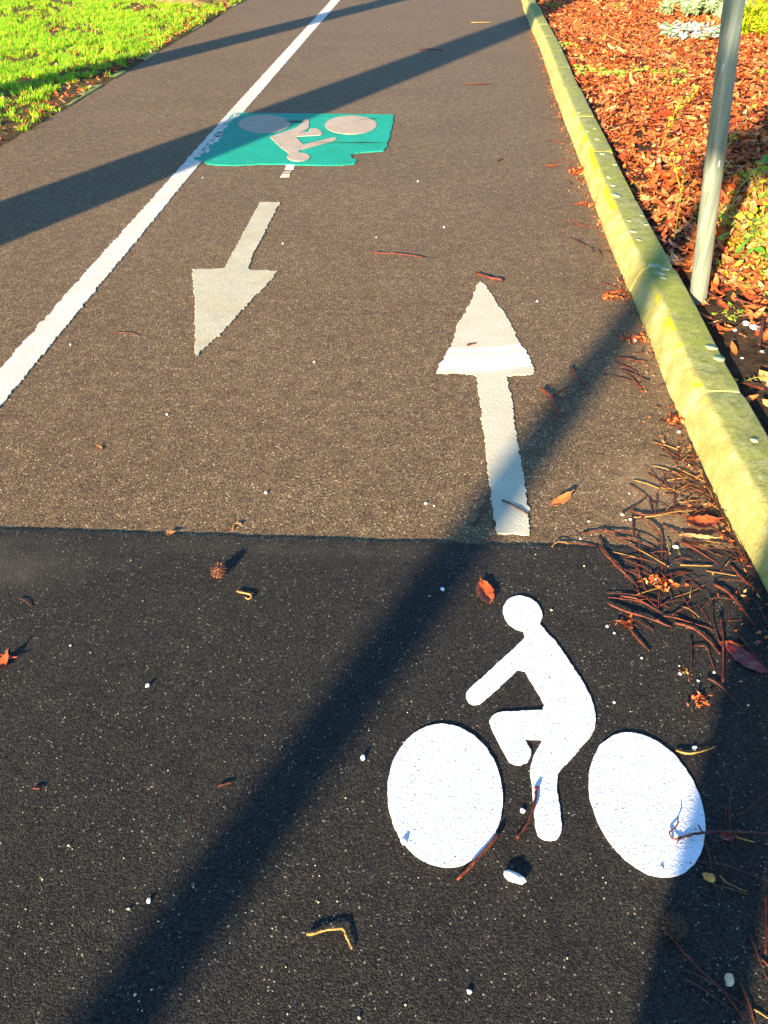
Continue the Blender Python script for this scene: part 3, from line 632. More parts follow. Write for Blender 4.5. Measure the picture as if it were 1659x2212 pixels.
TW = [
 (A4, [(15,738),(45,710),(90,703),(145,718)], 12, 'short straw-yellow stalk at the left tip of the twig heap', M_straw),
 (A4, [(60,690),(200,706),(370,720)], 12, 'thin twig lying flat over the asphalt seam, leftmost of the heap', M_twig),
 (A4, [(245,628),(400,612),(520,618),(640,608)], 17, 'brown twig just above the seam with a bent middle, left of the heap', M_twig),
 (A4, [(395,588),(540,690),(650,745),(775,800)], 15, 'pale brown twig slanting down right across the seam', M_twig),
 (A4, [(375,735),(410,800),(500,890),(590,975),(670,1052)], 20, 'long twig curving down right from the seam at the left of the heap', M_twig),
 (A4, [(380,650),(420,760),(510,840),(620,885)], 11, 'thin dark twig curving beside the long curved one', M_twig_dark),
 (A4, [(500,640),(660,690),(830,745)], 13, 'straight thin twig crossing under the upright ones', M_twig),
 (A4, [(630,490),(632,570),(635,650)], 17, 'short upright-looking twig pointing at the viewer above the seam', M_twig),
 (A4, [(665,640),(690,800),(725,940)], 17, 'twig pointing at the viewer with a knobbly orange lower end', M_twig),
 (A4, [(700,510),(780,590),(845,690),(855,910)], 24, 'thick twig bending down through the middle of the heap', M_twig),
 (A4, [(640,600),(740,650),(840,700)], 13, 'short twig tucked under the thick bent one', M_twig_dark),
 (A4, [(545,475),(640,430),(735,352)], 16, 'twig rising to the right beside two white stones', M_twig_dark),
 (A4, [(630,450),(700,490),(850,480),(980,420)], 17, 'gently waved twig along the top left of the heap', M_twig),
 (A4, [(640,502),(800,500),(950,470),(1100,455)], 14, 'yellowish thin twig running right under the waved one', M_straw),
 (A4, [(760,360),(770,430),(785,490)], 17, 'small stub of twig at the top left of the heap', M_twig_dark),
 (A4, [(860,560),(940,600),(1000,640)], 14, 'short reddish twig in front of the curled red leaf', M_twig),
 (A4, [(990,878),(1100,888),(1240,885)], 15, 'pale twig lying crosswise just below the seam', M_straw),
 (A4, [(1000,690),(1150,780),(1300,870)], 20, 'stout twig slanting down right from the tan leaf', M_twig),
 (A4, [(640,850),(680,950),(730,1070)], 17, 'twig slanting toward the centre knot of the heap', M_twig),
 (A4, [(535,1115),(650,1140),(760,1200),(850,1250)], 18, 'orange-lit twig with a fluffy lower end below the knot', M_twig),
 (A4, [(600,1120),(750,1080),(860,1040)], 10, 'fine straight stalk rising right across the knot', M_straw),
 (A4, [(440,1180),(560,1240),(740,1290),(920,1350)], 24, 'long thick twig lowest on the left of the heap', M_twig),
 (A4, [(860,1268),(1000,1300),(1250,1370)], 13, 'thin orange twig continuing right of the long thick one', M_twig),
 (A4, [(950,1325),(1080,1370),(1200,1460),(1290,1560)], 27, 'thick frayed twig curving down to the upright stick', M_twig),
 (A4, [(590,1340),(650,1430),(755,1535)], 20, 'lone curved twig hanging below a brown crumb clump', M_twig),
 (A4, [(1240,1030),(1350,1100),(1440,1200),(1560,1350)], 25, 'long twig nearest the kerb foot, slanting down right', M_twig),
 (A4, [(1235,1180),(1240,1340),(1290,1470)], 16, 'dark upright twig left of the thick stick', M_twig_dark),
 (A4, [(1298,1290),(1310,1500),(1312,1780)], 30, 'thickest straight stick pointing at the viewer, by the red leaf', M_twig),
 (A4, [(1072,1440),(1072,1600),(1055,1765)], 20, 'dark stick pointing at the viewer with a yellow crumb at its foot', M_twig_dark),
 (A4, [(1080,1500),(1180,1505),(1220,1600),(1255,1680)], 11, 'fine curved stem left of the thickest stick', M_twig),
 (A4, [(1200,1740),(1300,1810),(1460,1970)], 20, 'twig at the edge of the right shadow, below the thickest stick', M_twig_dark),
 (A4, [(1440,1420),(1540,1550),(1670,1700)], 18, 'dark twig lying over the dark red leaf', M_twig_dark),
 (A4, [(1380,890),(1480,1010),(1610,1095)], 25, 'thick twig against the kerb foot near the picture edge', M_twig),
 (A4, [(880,870),(870,1000),(830,1100),(825,1215)], 14, 'thin stem passing down through the centre knot', M_twig),
 (A4, [(780,1030),(900,960),(1035,928)], 18, 'reddish twig rising right out of the centre knot', M_twig),
 (A4, [(1138,88),(1170,200),(1240,290)], 17, 'purple-brown twig resting against the kerb at the heap top', M_twig_dark),
 (A4, [(920,300),(990,170),(1085,112)], 13, 'thin orange twig at the very top of the heap', M_twig),
 (A4, [(1190,370),(1290,440)], 10, 'short pale stalk touching the kerb foot', M_straw),
 (A4, [(1100,440),(1220,500),(1335,555)], 13, 'long thin stalk reaching the kerb foot', M_straw),
 (A4, [(1280,610),(1360,690),(1480,830),(1560,965)], 18, 'twig running along the kerb foot right of the tan leaf', M_twig),
 (A4, [(970,720),(990,790),(1030,860)], 13, 'orange stem hanging from the tan leaf', M_straw),
 (A4, [(1660,1340),(1600,1230),(1595,1160)], 18, 'dark twig at the right picture edge beneath the kerb', M_twig_dark),
 (B5, [(855,330),(840,450),(845,620),(865,800)], 20, 'dark upright stick crossing the forked branch in the shade', M_twig_dark),
 (B5, [(815,460),(820,680)], 15, 'short stick parallel to the upright one in the shade', M_twig_dark),
 (B5, [(860,555),(980,490),(1060,420),(1170,330)], 13, 'curved dark twig rising to the right picture edge', M_twig_dark),
 (B5, [(780,720),(830,830),(905,940)], 11, 'grey thin twig below the forked branch', M_twig_dark),
 (B5, [(645,740),(680,860),(695,980)], 26, 'thick dark stick above the yellow chip', M_twig_dark),
 (B5, [(700,840),(760,940),(800,1020)], 11, 'fine dark stem beside the thick shaded stick', M_twig_dark),
 (B5, [(590,905),(740,925),(900,970),(1165,1065)], 15, 'long dark red twig reaching the right picture edge under the forked branch', M_twig_dark),
 (B5, [(765,1015),(830,1080),(980,1140)], 13, 'curved yellow stalk lying on a dark stick', M_straw),
 (B5, [(700,1090),(830,1120),(985,1165)], 24, 'short thick dark stick under the yellow stalk', M_twig_dark),
 (B5, [(890,700),(960,725),(1050,742)], 17, 'bright yellow sliver just under the forked branch', M_straw),
 (B5, [(510,1155),(400,1270),(300,1390)], 13, 'thin twig rising right from the top of the long red one', M_twig_dark),
 (B5, [(300,1435),(440,1610),(600,1790),(780,1950),(960,2180)], 24, 'longest red twig slanting across the lower right shadow', M_twig),
 (B5, [(490,1780),(640,1850),(820,1970),(960,2060)], 17, 'dark twig crossing beneath the longest red twig', M_twig_dark),
 (B5, [(480,1840),(620,1930),(760,2030),(880,2100)], 14, 'greyish thin twig lowest beside the longest red twig', M_twig_dark),
 (B5, [(930,1880),(980,2010),(1030,2150),(1045,2230)], 24, 'dark red stick at the bottom edge below the heart-shaped stone', M_twig),
 (B5, [(1010,1500),(1060,1640),(1150,1850)], 13, 'orange twig in the lit patch at the lower right edge', M_twig),
 (B5, [(1135,1180),(1135,1400),(1130,1650)], 26, 'orange stick along the right edge in the lit patch', M_twig),
 (B5, [(1040,2090),(1160,2165)], 16, 'short orange twig in the bottom right corner', M_straw),
 (B5, [(1110,1690),(1165,1745)], 22, 'red stub at the lower right picture edge', M_twig),
 (C8, [(657,165),(650,240),(620,320),(575,385)], 11, 'curved dark red twig leaning over the white rider\'s leg', M_twig),
 (C8, [(490,375),(420,460),(318,562)], 12, 'red twig under the rim of the left white wheel', M_twig),
 (C8, [(1262,5),(1310,20),(1380,8),(1432,-15)], 6, 'fine bow-shaped straw stalk above the right white wheel', M_straw),
 (D4, [(680,575),(715,610),(735,650),(757,697)], 13, 'thick red twig in the diagonal shadow right of the up arrow', M_twig),
 (D4, [(725,605),(760,585),(792,560)], 8, 'thin twig touching the thick red one right of the up arrow', M_twig),
 (D4, [(805,480),(830,515),(868,555)], 9, 'short red twig in the diagonal shadow, upper of the two', M_twig),
 (D4, [(513,1050),(560,1075),(622,1110)], 7, 'dark twig lying across the foot of the up arrow', M_twig_dark),
 (D4, [(402,75),(450,95),(512,105)], 9, 'red-brown twig just above the tip of the up arrow', M_twig),
 (D4, [(440,1065),(425,1110),(385,1160)], 9, 'curved dark red twig left of the up arrow foot', M_twig_dark),
 (D4, [(360,382),(398,372)], 7, 'tiny red twig lying on the up arrow head', M_twig),
 (lambda p: p, [(806,546),(860,551),(917,556)], 6, 'long red twig lying across the path between the two arrows', M_twig),
 (lambda p: p, [(247,716),(270,717),(300,720)], 3, 'thin red twig between the white line and the down arrow', M_twig),
 (lambda p: p, [(1231,512),(1245,520),(1272,532)], 4, 'dark twig on the path left of the kerb, beyond the up arrow', M_twig_dark),
 (lambda p: p, [(1074,347),(1085,342)], 4, 'small dark twig on the path far beyond the up arrow', M_twig_dark),
 (lambda p: p, [(1003,183),(1035,183),(1060,181)], 3, 'thin red twig far up the path right of the teal panel', M_twig),
 (lambda p: p, [(1018,49),(1038,50),(1060,49)], 3, 'pale twig near the top of the path left of the kerb', M_straw),
 (lambda p: p, [(905,108),(930,107),(957,108)], 3, 'red twig lying along the broad shadow near the top', M_twig),
 (lambda p: [(.5*x, 1620+.5*y) for x, y in p], [(1328,800),(1345,802),(1400,786),(1479,780),(1500,820),(1521,862)], 9, 'bent orange-yellow stalk alone on the dark asphalt', M_straw),
 (lambda p: [(.5*x, 1080+.5*y) for x, y in p], [(1027,398),(1050,405),(1078,412),(1087,424),(1072,430),(1060,422)], 6, 'pale pink hooked stalk left of the diagonal shadow', M_straw),
 (lambda p: [(.5*x, 1080+.5*y) for x, y in p], [(1042,95),(1015,98),(1003,120)], 5, 'small yellow bent stalk just above the seam', M_straw),
 (lambda p: [(.5*x, 1080+.5*y) for x, y in p], [(85,425),(110,440),(135,460)], 3, 'faint brown stalk by the left edge below the seam', M_twig_dark),
 (lambda p: [(.5*x, 1620+.5*y) for x, y in p], [(145,166),(170,168),(182,155)], 6, 'small red sliver at the left of the dark asphalt', M_twig),
 (lambda p: [(.5*x, 1620+.5*y) for x, y in p], [(940,158),(970,150),(1000,142)], 6, 'small red sliver beside the diagonal shadow', M_twig),
]
for i, (f, pts, w, lab, mt) in enumerate(TW):
    s = .2838 if f is A4 else .2677 if f is B5 else 1
    twig(f(pts), w*s, lab, mt, seed=i+10, lift=(None if f not in (A4,) else None))
# forked branch on the right wheel
o = twig(B5([(1170,700),(1000,690),(800,685),(640,690),(520,702),(440,718)]), 26*.2677, 'forked dark branch whose orange torn end lies on the right white wheel', M_twig_dark, name='forked_branch', lift=.012, seed=201, cat='branch', group=None, taper=1.1,
     side=[B5([(620,690),(600,650),(580,625)]), B5([(450,715),(400,740),(345,700)]), B5([(440,720),(410,775)]), B5([(380,735),(350,680),(400,650),(420,610),(408,575)])])
# thin loose needles in the heap: nothing tells these apart
random.seed(77)
def rand_stalk(x, y, L, w, mat, lab, grp):
    a = random.uniform(0, math.pi); b = a+random.uniform(-.22, .22); p = Vector((x, y, 0)); q = p+Vector((math.cos(a), math.sin(a), 0))*L*.5; r = q+Vector((math.cos(b), math.sin(b), 0))*L*.5
    lim = lambda v: Vector((min(v.x, kx(v.y)-.006), v.y, 0)); bm, c = twig_mesh([lim(p), lim(q), lim(r)], w, random.uniform(.001, .012), random.randrange(9999), 3)
    return tag(bm_obj('stalk', bm, mat.m, None, (c.x, c.y, gz(c.x, c.y))), lab, 'stalk', grp)
hc = [(1530,1060,.09,70), (1560,1110,.09,62), (1475,1085,.07,16), (1440,1240,.045,20), (1425,1300,.05,14), (1560,1200,.06,16), (1550,1330,.05,10), (1465,900,.03,10), (1495,985,.04,16)]
for (px, py, sp, n) in hc:
    c = P(px, py, .01)
    for k in range(n):
        st = random.getstate(); x = c.x+random.gauss(0, sp*.7); y = c.y+random.gauss(0, sp)
        x = min(x, kx(y)-.01)
        rand_stalk(x, y, random.uniform(.04, .13), random.uniform(.0014, .0036), random.choice((M_twig, M_twig, M_twig_dark, M_twig, M_twig_dark, M_straw)), 'thin loose stalk tangled in the twig heap at the kerb foot', 'thin stalks tangled in the kerb heap')
for y0 in (2.85, 3.05, 3.7, 3.8, 3.86, 4.25, 4.7, 5.1, 5.6, 5.9, 6.05, 6.6, 6.7, 7.4, 8.1, 8.9):
    for k in range(3 if y0 > 3.6 else 5):
        y = y0+random.gauss(0, .04); rand_stalk(kx(y)-abs(random.gauss(.03, .035))-.01, y, random.uniform(.05, .16), random.uniform(.003, .006), random.choice((M_twig, M_twig, M_twig_dark)), 'small reddish twig bit lying along the far kerb foot', 'small twig bits along the far kerb foot')

# ------------------------------------------------------------------ single leaves
def big_leaf(px, py, L, Wd, ang, label, mat, curl=.35, fold=.3, seed=0, tiltx=0.0, ragged=.12, z=None):
    c = P(px, py, .01); bm = bmesh.new(); nr, ns = 17, 9; g = []
    for i in range(nr):
        t = -1+2*i/(nr-1); row = []
        for j in range(ns):
            s = -1+2*j/(ns-1); wd = max(.03, (1-abs(t)**2.2))**.8*(1+ragged*noise.noise(Vector((t*5, s*2, seed)))*2)
            xx = L*.5*t; yy = Wd*.5*wd*s
            zz = curl*L*.35*t*t+fold*Wd*.5*abs(s)*wd+.10*Wd*noise.noise(Vector((t*3, s*2, seed+4)))+.01*Wd*math.cos(t*24)*abs(s)+tiltx*xx
            row.append(bm.verts.new((xx, yy, zz)))
        g.append(row)
    for i in range(nr-1):
        for j in range(ns-1): bm.faces.new((g[i][j], g[i][j+1], g[i+1][j+1], g[i+1][j]))
    tube(bm, [(L*.49, 0, g[-1][4].co.z), (L*.6, .003, g[-1][4].co.z), (L*.68, .0, g[-1][4].co.z+.003)], [.0018, .0013, .0012], 6)
    mz = min(v.co.z for v in bm.verts)
    for v in bm.verts: v.co.z -= mz-.0008
    rot = Matrix.Rotation(R(ang), 4, 'Z'); bmesh.ops.transform(bm, matrix=rot, verts=bm.verts)
    o = bm_obj('fallen_leaf', bm, mat.m, None, (c.x, c.y, gz(c.x, c.y) if z is None else z)); return tag(o, label, 'leaf', 'single fallen leaves')
big_leaf(1212, 1080, .085, .034, 38, 'orange curled leaf between the up arrow foot and the kerb heap', M_leaforange, .30, .35, 1, .2)
big_leaf(1048, 1284, .095, .045, 98, 'dark russet crumpled leaf above the white rider\'s head', M_leafred, .3, .5, 2)
big_leaf(1515, 1132, .10, .06, 10, 'curled glossy red leaf inside the twig heap', M_leafred, .6, .5, 3)
big_leaf(1503, 1162, .10, .035, -5, 'tan folded leaf inside the twig heap', M_leaftan, .4, .6, 4)
big_leaf(1612, 1425, .11, .05, -50, 'flat dark red leaf at the edge of the right shadow', M_leafdark, .08, .05, 5)
big_leaf(1575, 1395, .05, .03, -10, 'small bright red leaf piece beside the dark red leaf', M_leafred, .3, .3, 6)
big_leaf(2, 1440, .07, .025, 80, 'red leaf cut by the left picture edge, lower lobe', M_leafred, .7, .5, 7)
big_leaf(14, 1421, .045, .014, -10, 'narrow red leaf pointing right at the left picture edge', M_leafred, .5, .5, 8)
big_leaf(215, 965, .03, .014, 130, 'tiny orange hooked leaf left on the worn path', M_leaforange, .6, .6, 9)
big_leaf(366, 1152, .026, .02, 20, 'small orange leaf touching the seam', M_leaforange, .3, .3, 10)
big_leaf(1384, 893-60, .03, .015, 20, 'small red leaf piece right of the diagonal shadow', M_leafred, .2, .3, 11)
big_leaf(1570, 1800+7, .03, .02, 0, 'tiny russet leaf piece in the right shadow', M_leafdark, .2, .3, 12)
big_leaf(1208, 645, .05, .02, 10, 'small red leaf by the kerb foot beyond the pole base', M_leafred, .5, .4, 13) if False else None
big_leaf(1320, 632, .09, .03, 20, 'rusty leaf lying at the kerb foot level with the pole base', M_leafred, .4, .5, 14)
big_leaf(1190, 357, .10, .03, 5, 'rusty leaf on the path far along the kerb foot', M_leafred, .3, .4, 15)
big_leaf(1245, 375, .09, .04, 40, 'rusty leaf heaped at the kerb foot behind the other', M_leafred, .5, .5, 16)
big_leaf(1305, 1310*.5+0, .04, .02, 0, '', M_leafred) if False else None
# big leaves on the bed near the pole
def bed_leaf(px, py, L, Wd, ang, label, mat, seed, curl=.4):
    z = .1; c = P(px, py, z); z = bedz(c.x, c.y)+.006; c = P(px, py, z)
    o = big_leaf(px, py, L, Wd, ang, label, mat, curl, .35, seed, .1, z=z); o.location = (c.x, c.y, z)
bed_leaf(1548, 606+0, .10, .05, 70, 'large salmon leaf standing on the soil right of the pole', M_leaforange, 31) if False else None
bed_leaf(1576, 602, .11, .055, 75, 'large salmon leaf on the soil right of the pole foot', M_leaforange, 31)
bed_leaf(1560, 663, .075, .04, 100, 'reddish leaf on bare soil just below the pole foot', M_leafred, 32)
bed_leaf(1648, 600, .08, .045, 40, 'pinkish leaf on soil at the right edge under the shrub', M_leaforange, 33)
bed_leaf(1628, 668, .06, .035, 10, 'dull leaf on soil below the golden shrub', M_leaforange, 34)
bed_leaf(1545, 700, .05, .03, 30, 'small orange leaf on soil behind the kerb, below the pole', M_leaftan, 35)

# ------------------------------------------------------------------ stones, chips, cones
def stone(px, py, d, label, mat, seed, flat=.6, z0=None, group='pale stones on the asphalt', name='stone', asp=1.0, ang=0):
    random.seed(seed); z = .1 if z0 == 'bed' else .01; c = P(px, py, z)
    if z0 == 'bed': z = bedz(c.x, c.y); c = P(px, py, z)
    bm = bmesh.new(); bmesh.ops.create_icosphere(bm, subdivisions=2, radius=.5)
    for v in bm.verts:
        f = 1+.45*noise.noise(v.co*2.2+Vector((seed, 0, 0)))+.15*noise.noise(v.co*6+Vector((seed, 3, 0))); v.co = Vector((v.co.x*f*asp, v.co.y*f*.8, v.co.z*f*flat))*d
    bmesh.ops.transform(bm, matrix=Matrix.Rotation(R(ang) if ang else random.uniform(0, 6), 4, 'Z'), verts=bm.verts)
    zz = d*flat*.38
    o = bm_obj(name, bm, mat.m, None, (c.x, c.y, (z if z0 == 'bed' else gz(c.x, c.y))+zz), smooth=False); return tag(o, label, 'stone', group)
stone(1110, 1897, .024, 'white sliver of stone below the rider between the wheels', M_whitestone, 1, .7, asp=1.9, ang=-25)
stone(872, 1818, .015, 'cream stone on the lower left rim of the left wheel', M_whitestone, 2, .9)
stone(1429, 1876, .011, 'tan stone on the lower part of the right wheel', M_stone, 3, .9)
stone(784, 1637, .013, 'white stone left of the left wheel', M_whitestone, 4, .9)
stone(319, 1481, .011, 'white stone alone in the middle of the dark asphalt', M_whitestone, 5, .9)
stone(321, 1945, .010, 'bluish white stone in the diagonal shadow', M_whitestone, 6)
stone(1129, 1750, .013, 'flat cream stone between the left wheel and the rider foot', M_whitestone, 7, .5)
stone(1575, 2121-3, .020, 'heart-shaped grey stone in the lower right shadow', M_stone, 8, .6)
stone(1532, 1897, .024, 'rough yellow chip below the thick shaded stick', M_straw, 9, .5)
stone(1500, 1632-17, .012, 'white stone beside the bow-shaped stalk', M_whitestone, 10)
stone(1014, 2141, .009, 'white stone near the bottom centre', M_whitestone, 11)
stone(956, 1273, .011, 'pointed cream stone at the diagonal shadow left of the russet leaf', M_whitestone, 12, 1.0)
stone(1371, 732, .022, 'white stone at the kerb foot beyond the arrow head', M_whitestone, 13)
stone(1467, 929, .014, 'white stone near the kerb foot right of the arrow', M_whitestone, 14)
stone(1461, 1178, .017, 'white stone beside the tan leaf in the heap', M_whitestone, 15)
stone(1345, 1107, .012, 'white stone at the left end of a rising twig', M_whitestone, 16)
stone(1363, 1117, .009, 'white stone just right of the one at the twig end', M_whitestone, 17)
stone(1417, 1254, .013, 'white stone at the centre knot of twigs', M_whitestone, 18)
stone(1131+60+0, 1317+0, .008, 'yellowish stone right of the rider head', M_stone, 19)
random.seed(3)
pl = [(490,1390),(435,1340),(700,1580),(985,1640),(990,1700),(1250,1690),(1130,1755),(490,1917),(1510,1940),(260,880),(298,527),(607,313),(235,658)]
for i, (x, y) in enumerate(pl): a, b = A4([(x, y)])[0]; stone(a, b, random.uniform(.005, .008), 'tiny pale stone scattered among the twigs by the kerb', random.choice((M_whitestone, M_stone)), 40+i, .8, group='tiny pale stones among the twigs', name='pebble')
for i in range(55):
    px, py = random.uniform(10, 1500), random.uniform(1100, 2200)
    stone(px, py, random.choice((.0024, .0028, .0032, .004, .0055)), 'tiny pale grit stone scattered over the dark asphalt', M_stone, 90+i, .8, group='grit stones over the dark asphalt', name='pebble')
for i in range(14):
    px, py = random.uniform(10, 1250), random.uniform(380, 1100)
    if P(px, py).x < -2.9: continue
    stone(px, py, random.uniform(.006, .012), 'tiny pale grit stone scattered over the worn brown path', M_whitestone, 290+i, .8, group='grit stones over the worn path', name='pebble')
stone(1610, 702, .035, 'white stone on the soil, lower of the bright pair', M_whitestone, 61, .6, 'bed', 'white stones on the soil'); stone(1628, 713, .042, 'white stone on the soil, larger right one of the pair', M_whitestone, 62, .6, 'bed', 'white stones on the soil')
for i, (x, y, d) in enumerate([(1632,826,.02),(1586,714,.018),(1610,742,.012),(1617,680,.014),(1587,735,.012),(1602,775,.012),(1646,760,.012),(1655,870,.018)]):
    stone(x, y, d, 'small pale stone lying on the dark soil behind the kerb', M_whitestone, 70+i, .6, 'bed', 'small pale stones on the dark soil', 'pebble')

def cone_obj(px, py, d, label, mat, seed, name='pine_cone', cat='pine cone', nsc=70):
    random.seed(seed); c = P(px, py, .01); bm = bmesh.new(); bmesh.ops.create_icosphere(bm, subdivisions=2, radius=d*.36)
    for v in bm.verts: v.co *= 1+.2*noise.noise(v.co*90)
    for k in range(nsc):
        ph = math.acos(1-2*(k+.5)/nsc); th = k*2.39996; n = Vector((math.sin(ph)*math.cos(th), math.sin(ph)*math.sin(th), math.cos(ph)))
        t = n.cross(Vector((0, .1, 1))).normalized(); b = n.cross(t); r = d*.34; L = d*.2*random.uniform(.7, 1.2); w = d*.07
        vs = [bm.verts.new(n*r+t*w), bm.verts.new(n*r-t*w), bm.verts.new(n*(r+L)-t*w*.8+b*L*.5), bm.verts.new(n*(r+L*1.1)+b*L*.7), bm.verts.new(n*(r+L)+t*w*.8+b*L*.5)]
        bm.faces.new(vs)
    for v in bm.verts: v.co.z *= .9
    o = bm_obj(name, bm, mat.m, None, (c.x, c.y, gz(c.x, c.y)+d*.40), smooth=False); return tag(o, label, cat)
cone_obj(474, 1240, .043, 'small round reddish cone on the dark asphalt left of the diagonal shadow', M_cone, 1)
cone_obj(1455, 2008, .042, 'dark crumbly cone beside the top of the longest red twig', M_clod, 2)
def crumb(px, py, d, label, seed, n=26, mat=None):
    g2 = np.random.default_rng(seed); c = P(px, py, .01); x = g2.normal(0, d*.4, n); y = g2.normal(0, d*.28, n); V, F = leaves('', x, y, np.abs(g2.normal(0, d*.12, n)), d*.4, .5, None, .6, .6, .001, seed, 3)
    o = np_mesh('leaf_crumb_clump', V, F, (mat or M_litter).m); o.location = (c.x, c.y, gz(c.x, c.y)); return tag(o, label, 'leaf fragments', 'clumps of crumbled leaf')
crumb(1353, 1347, .04, 'brown crumbled leaf clump above the lone curved twig', 1); crumb(1512, 1514, .035, 'brown crumbled leaf clump below the thickest stick', 2)
crumb(1425, 1260, .05, 'fluffy orange crumbs in the centre knot of twigs', 3, 60); crumb(1480, 1450, .02, 'yellow crumbs at the foot of a dark stick', 4, 14, M_straw)
crumb(1322, 640, .06, 'crumbled leaves at the kerb foot left of the pole', 5, 40); crumb(1250, 370, .10, 'crumbled rusty leaves at the far kerb foot', 6, 50); crumb(1275, 440, .08, 'crumbled rusty leaves in the middle of the far kerb foot', 7, 40)
crumb(1372, 730, .06, 'crumbled leaves round a white stone at the kerb foot', 8, 40); crumb(1465, 905, .05, 'crumbled leaves at the kerb foot right of the arrow', 9, 50)

# ------------------------------------------------------------------ bed plants
def weed(px, py, rad, n, size, mat, label, group, seed, name='weed', h=.03, cat='weed', asp=.75, stems=True):
    z = .1; c = P(px, py, z); z = bedz(c.x, c.y); c = P(px, py, z+h*.4); g2 = np.random.default_rng(seed)
    root = empty(name, (c.x, c.y, z)); tag(root, label, cat, group)
    a = g2.uniform(0, 2*np.pi, n); r = np.sqrt(g2.uniform(0, 1, n))*rad; x, y = r*np.cos(a), r*np.sin(a)*1.3; zz = h*g2.uniform(.3, 1.1, n)
    V, F = leaves('', x, y, zz, size, asp, None, .35, .3, 0, seed, 4); o = np_mesh('leaves', V, F, mat.m, smooth=True); o.parent = root
    if stems:
        bm = bmesh.new()
        for k in range(min(n, 16)): tube(bm, [(x[k]*.2, y[k]*.2, -.01), (x[k]*.7, y[k]*.7, zz[k]*.6), (x[k], y[k], zz[k])], .0016, 5, False)
        bm_obj('stems', bm, M_stem.m, root)
    return root
G1 = 'pale green weeds in the leaf litter'
for i, (x, y, r, lab) in enumerate([(1228,100,.14,'clump of pale weeds against the back of the kerb, upper left of the bed'), (1262,152,.10,'small weed at the left end of the row in the litter'), (1283,160,.13,'second weed of the row in the litter'), (1322,160,.14,'bushy weed at the middle of the row in the litter'), (1338,163,.10,'weed tight against the bushy middle one'), (1378,153,.11,'weed at the right end of the row in the litter'), (1425,158,.08,'lone weed sprig right of the row'), (1462,160,.10,'weed near the pole on its left side'), (1465,182,.07,'tiny weed below the one left of the pole'), (1200,15,.14,'weed by the kerb at the top of the bed'), (1320,14,.20,'low green weed mat at the top of the bed'), (1650,160,.10,'pale weed right of the pole at the edge')]):
    weed(x, y, r*random.uniform(.8, 1.2), 34, .046, M_weed, lab, G1, 500+i, h=.045)
G2 = 'bright seedlings on bare soil'
for i, (x, y, r, lab) in enumerate([(1383,398,.05,'small seedling in the kerb shadow, upper one'), (1390,402,.03,'small seedling in the kerb shadow, lower one'), (1595,668,.05,'bright seedling clump right below the pole foot'), (1560,685,.04,'bright seedling at the edge of the kerb shadow'), (1580,684,.035,'bright seedling between the two clumps under the pole'), (1278,203+70,.03,'seedling beside the kerb in the middle of the bed'), (1635,310,.05,'dark green seedling in the shaded bed right of the pole')]):
    weed(x, y, r, 26, .018, M_weed, lab, G2, 540+i, name='seedling', h=.02, cat='seedling')
# straggly vines by the pole
def vine(pts, label, seed, mat=M_vine, nl=18, name='vine', leaf=.024):
    z = .1; c0 = P(*pts[0], z); root = empty(name, (c0.x, c0.y, bedz(c0.x, c0.y))); tag(root, label, 'vine', 'straggly yellow vines beside the pole')
    g2 = np.random.default_rng(seed); q = []
    for i, (x, y) in enumerate(pts): t = i/(len(pts)-1); zz = .10+.13*math.sin(t*2.2); q.append(P(x, y, zz)-root.location)
    q[0].z = -.01; sp = smooth_line(q, 6); bm = bmesh.new(); tube(bm, sp, .0028, 6); bm_obj('stem', bm, M_vine.m, root)
    idx = g2.integers(2, len(sp), nl); x = np.array([sp[i].x for i in idx])+g2.normal(0, .02, nl); y = np.array([sp[i].y for i in idx])+g2.normal(0, .02, nl); zz = np.array([sp[i].z for i in idx])+g2.normal(0, .012, nl)
    V, F = leaves('', x, y, zz, leaf, .8, None, .5, .3, 0, seed, 4); o = np_mesh('leaves', V, F, mat.m, smooth=True); o.parent = root
vine([(1415,190),(1440,170),(1480,125),(1530,105)], 'vine shoot arching up to the pole from its left', 1, nl=14)
vine([(1425,330),(1440,290),(1470,240),(1490,205),(1500,190)], 'leafy yellow vine hugging the left side of the pole', 2, nl=42)
vine([(1450,280),(1458,240),(1478,215),(1492,200)], 'dense yellow vine tuft left of the pole', 3, nl=46)
vine([(1460,500),(1470,430),(1480,360),(1490,300)], 'tall thin vine stem rising left of the lit pole', 4, nl=14)
vine([(1480,420),(1460,370),(1455,330),(1470,300)], 'short vine stem near the middle of the pole', 5, nl=16)
vine([(1545,370),(1575,310),(1600,270),(1625,225)], 'vine stem crossing the shade right of the pole', 6, nl=12)
vine([(1575,490),(1590,420),(1620,380),(1659,340)], 'long arching vine at the right picture edge', 7, nl=20)
vine([(1560,400),(1565,370),(1575,350)], 'short upright vine shoot right of the pole', 8, nl=8)
vine([(1630,400),(1640,370),(1645,345)], 'short leafy shoot at the right edge above the shrub', 9, nl=22)
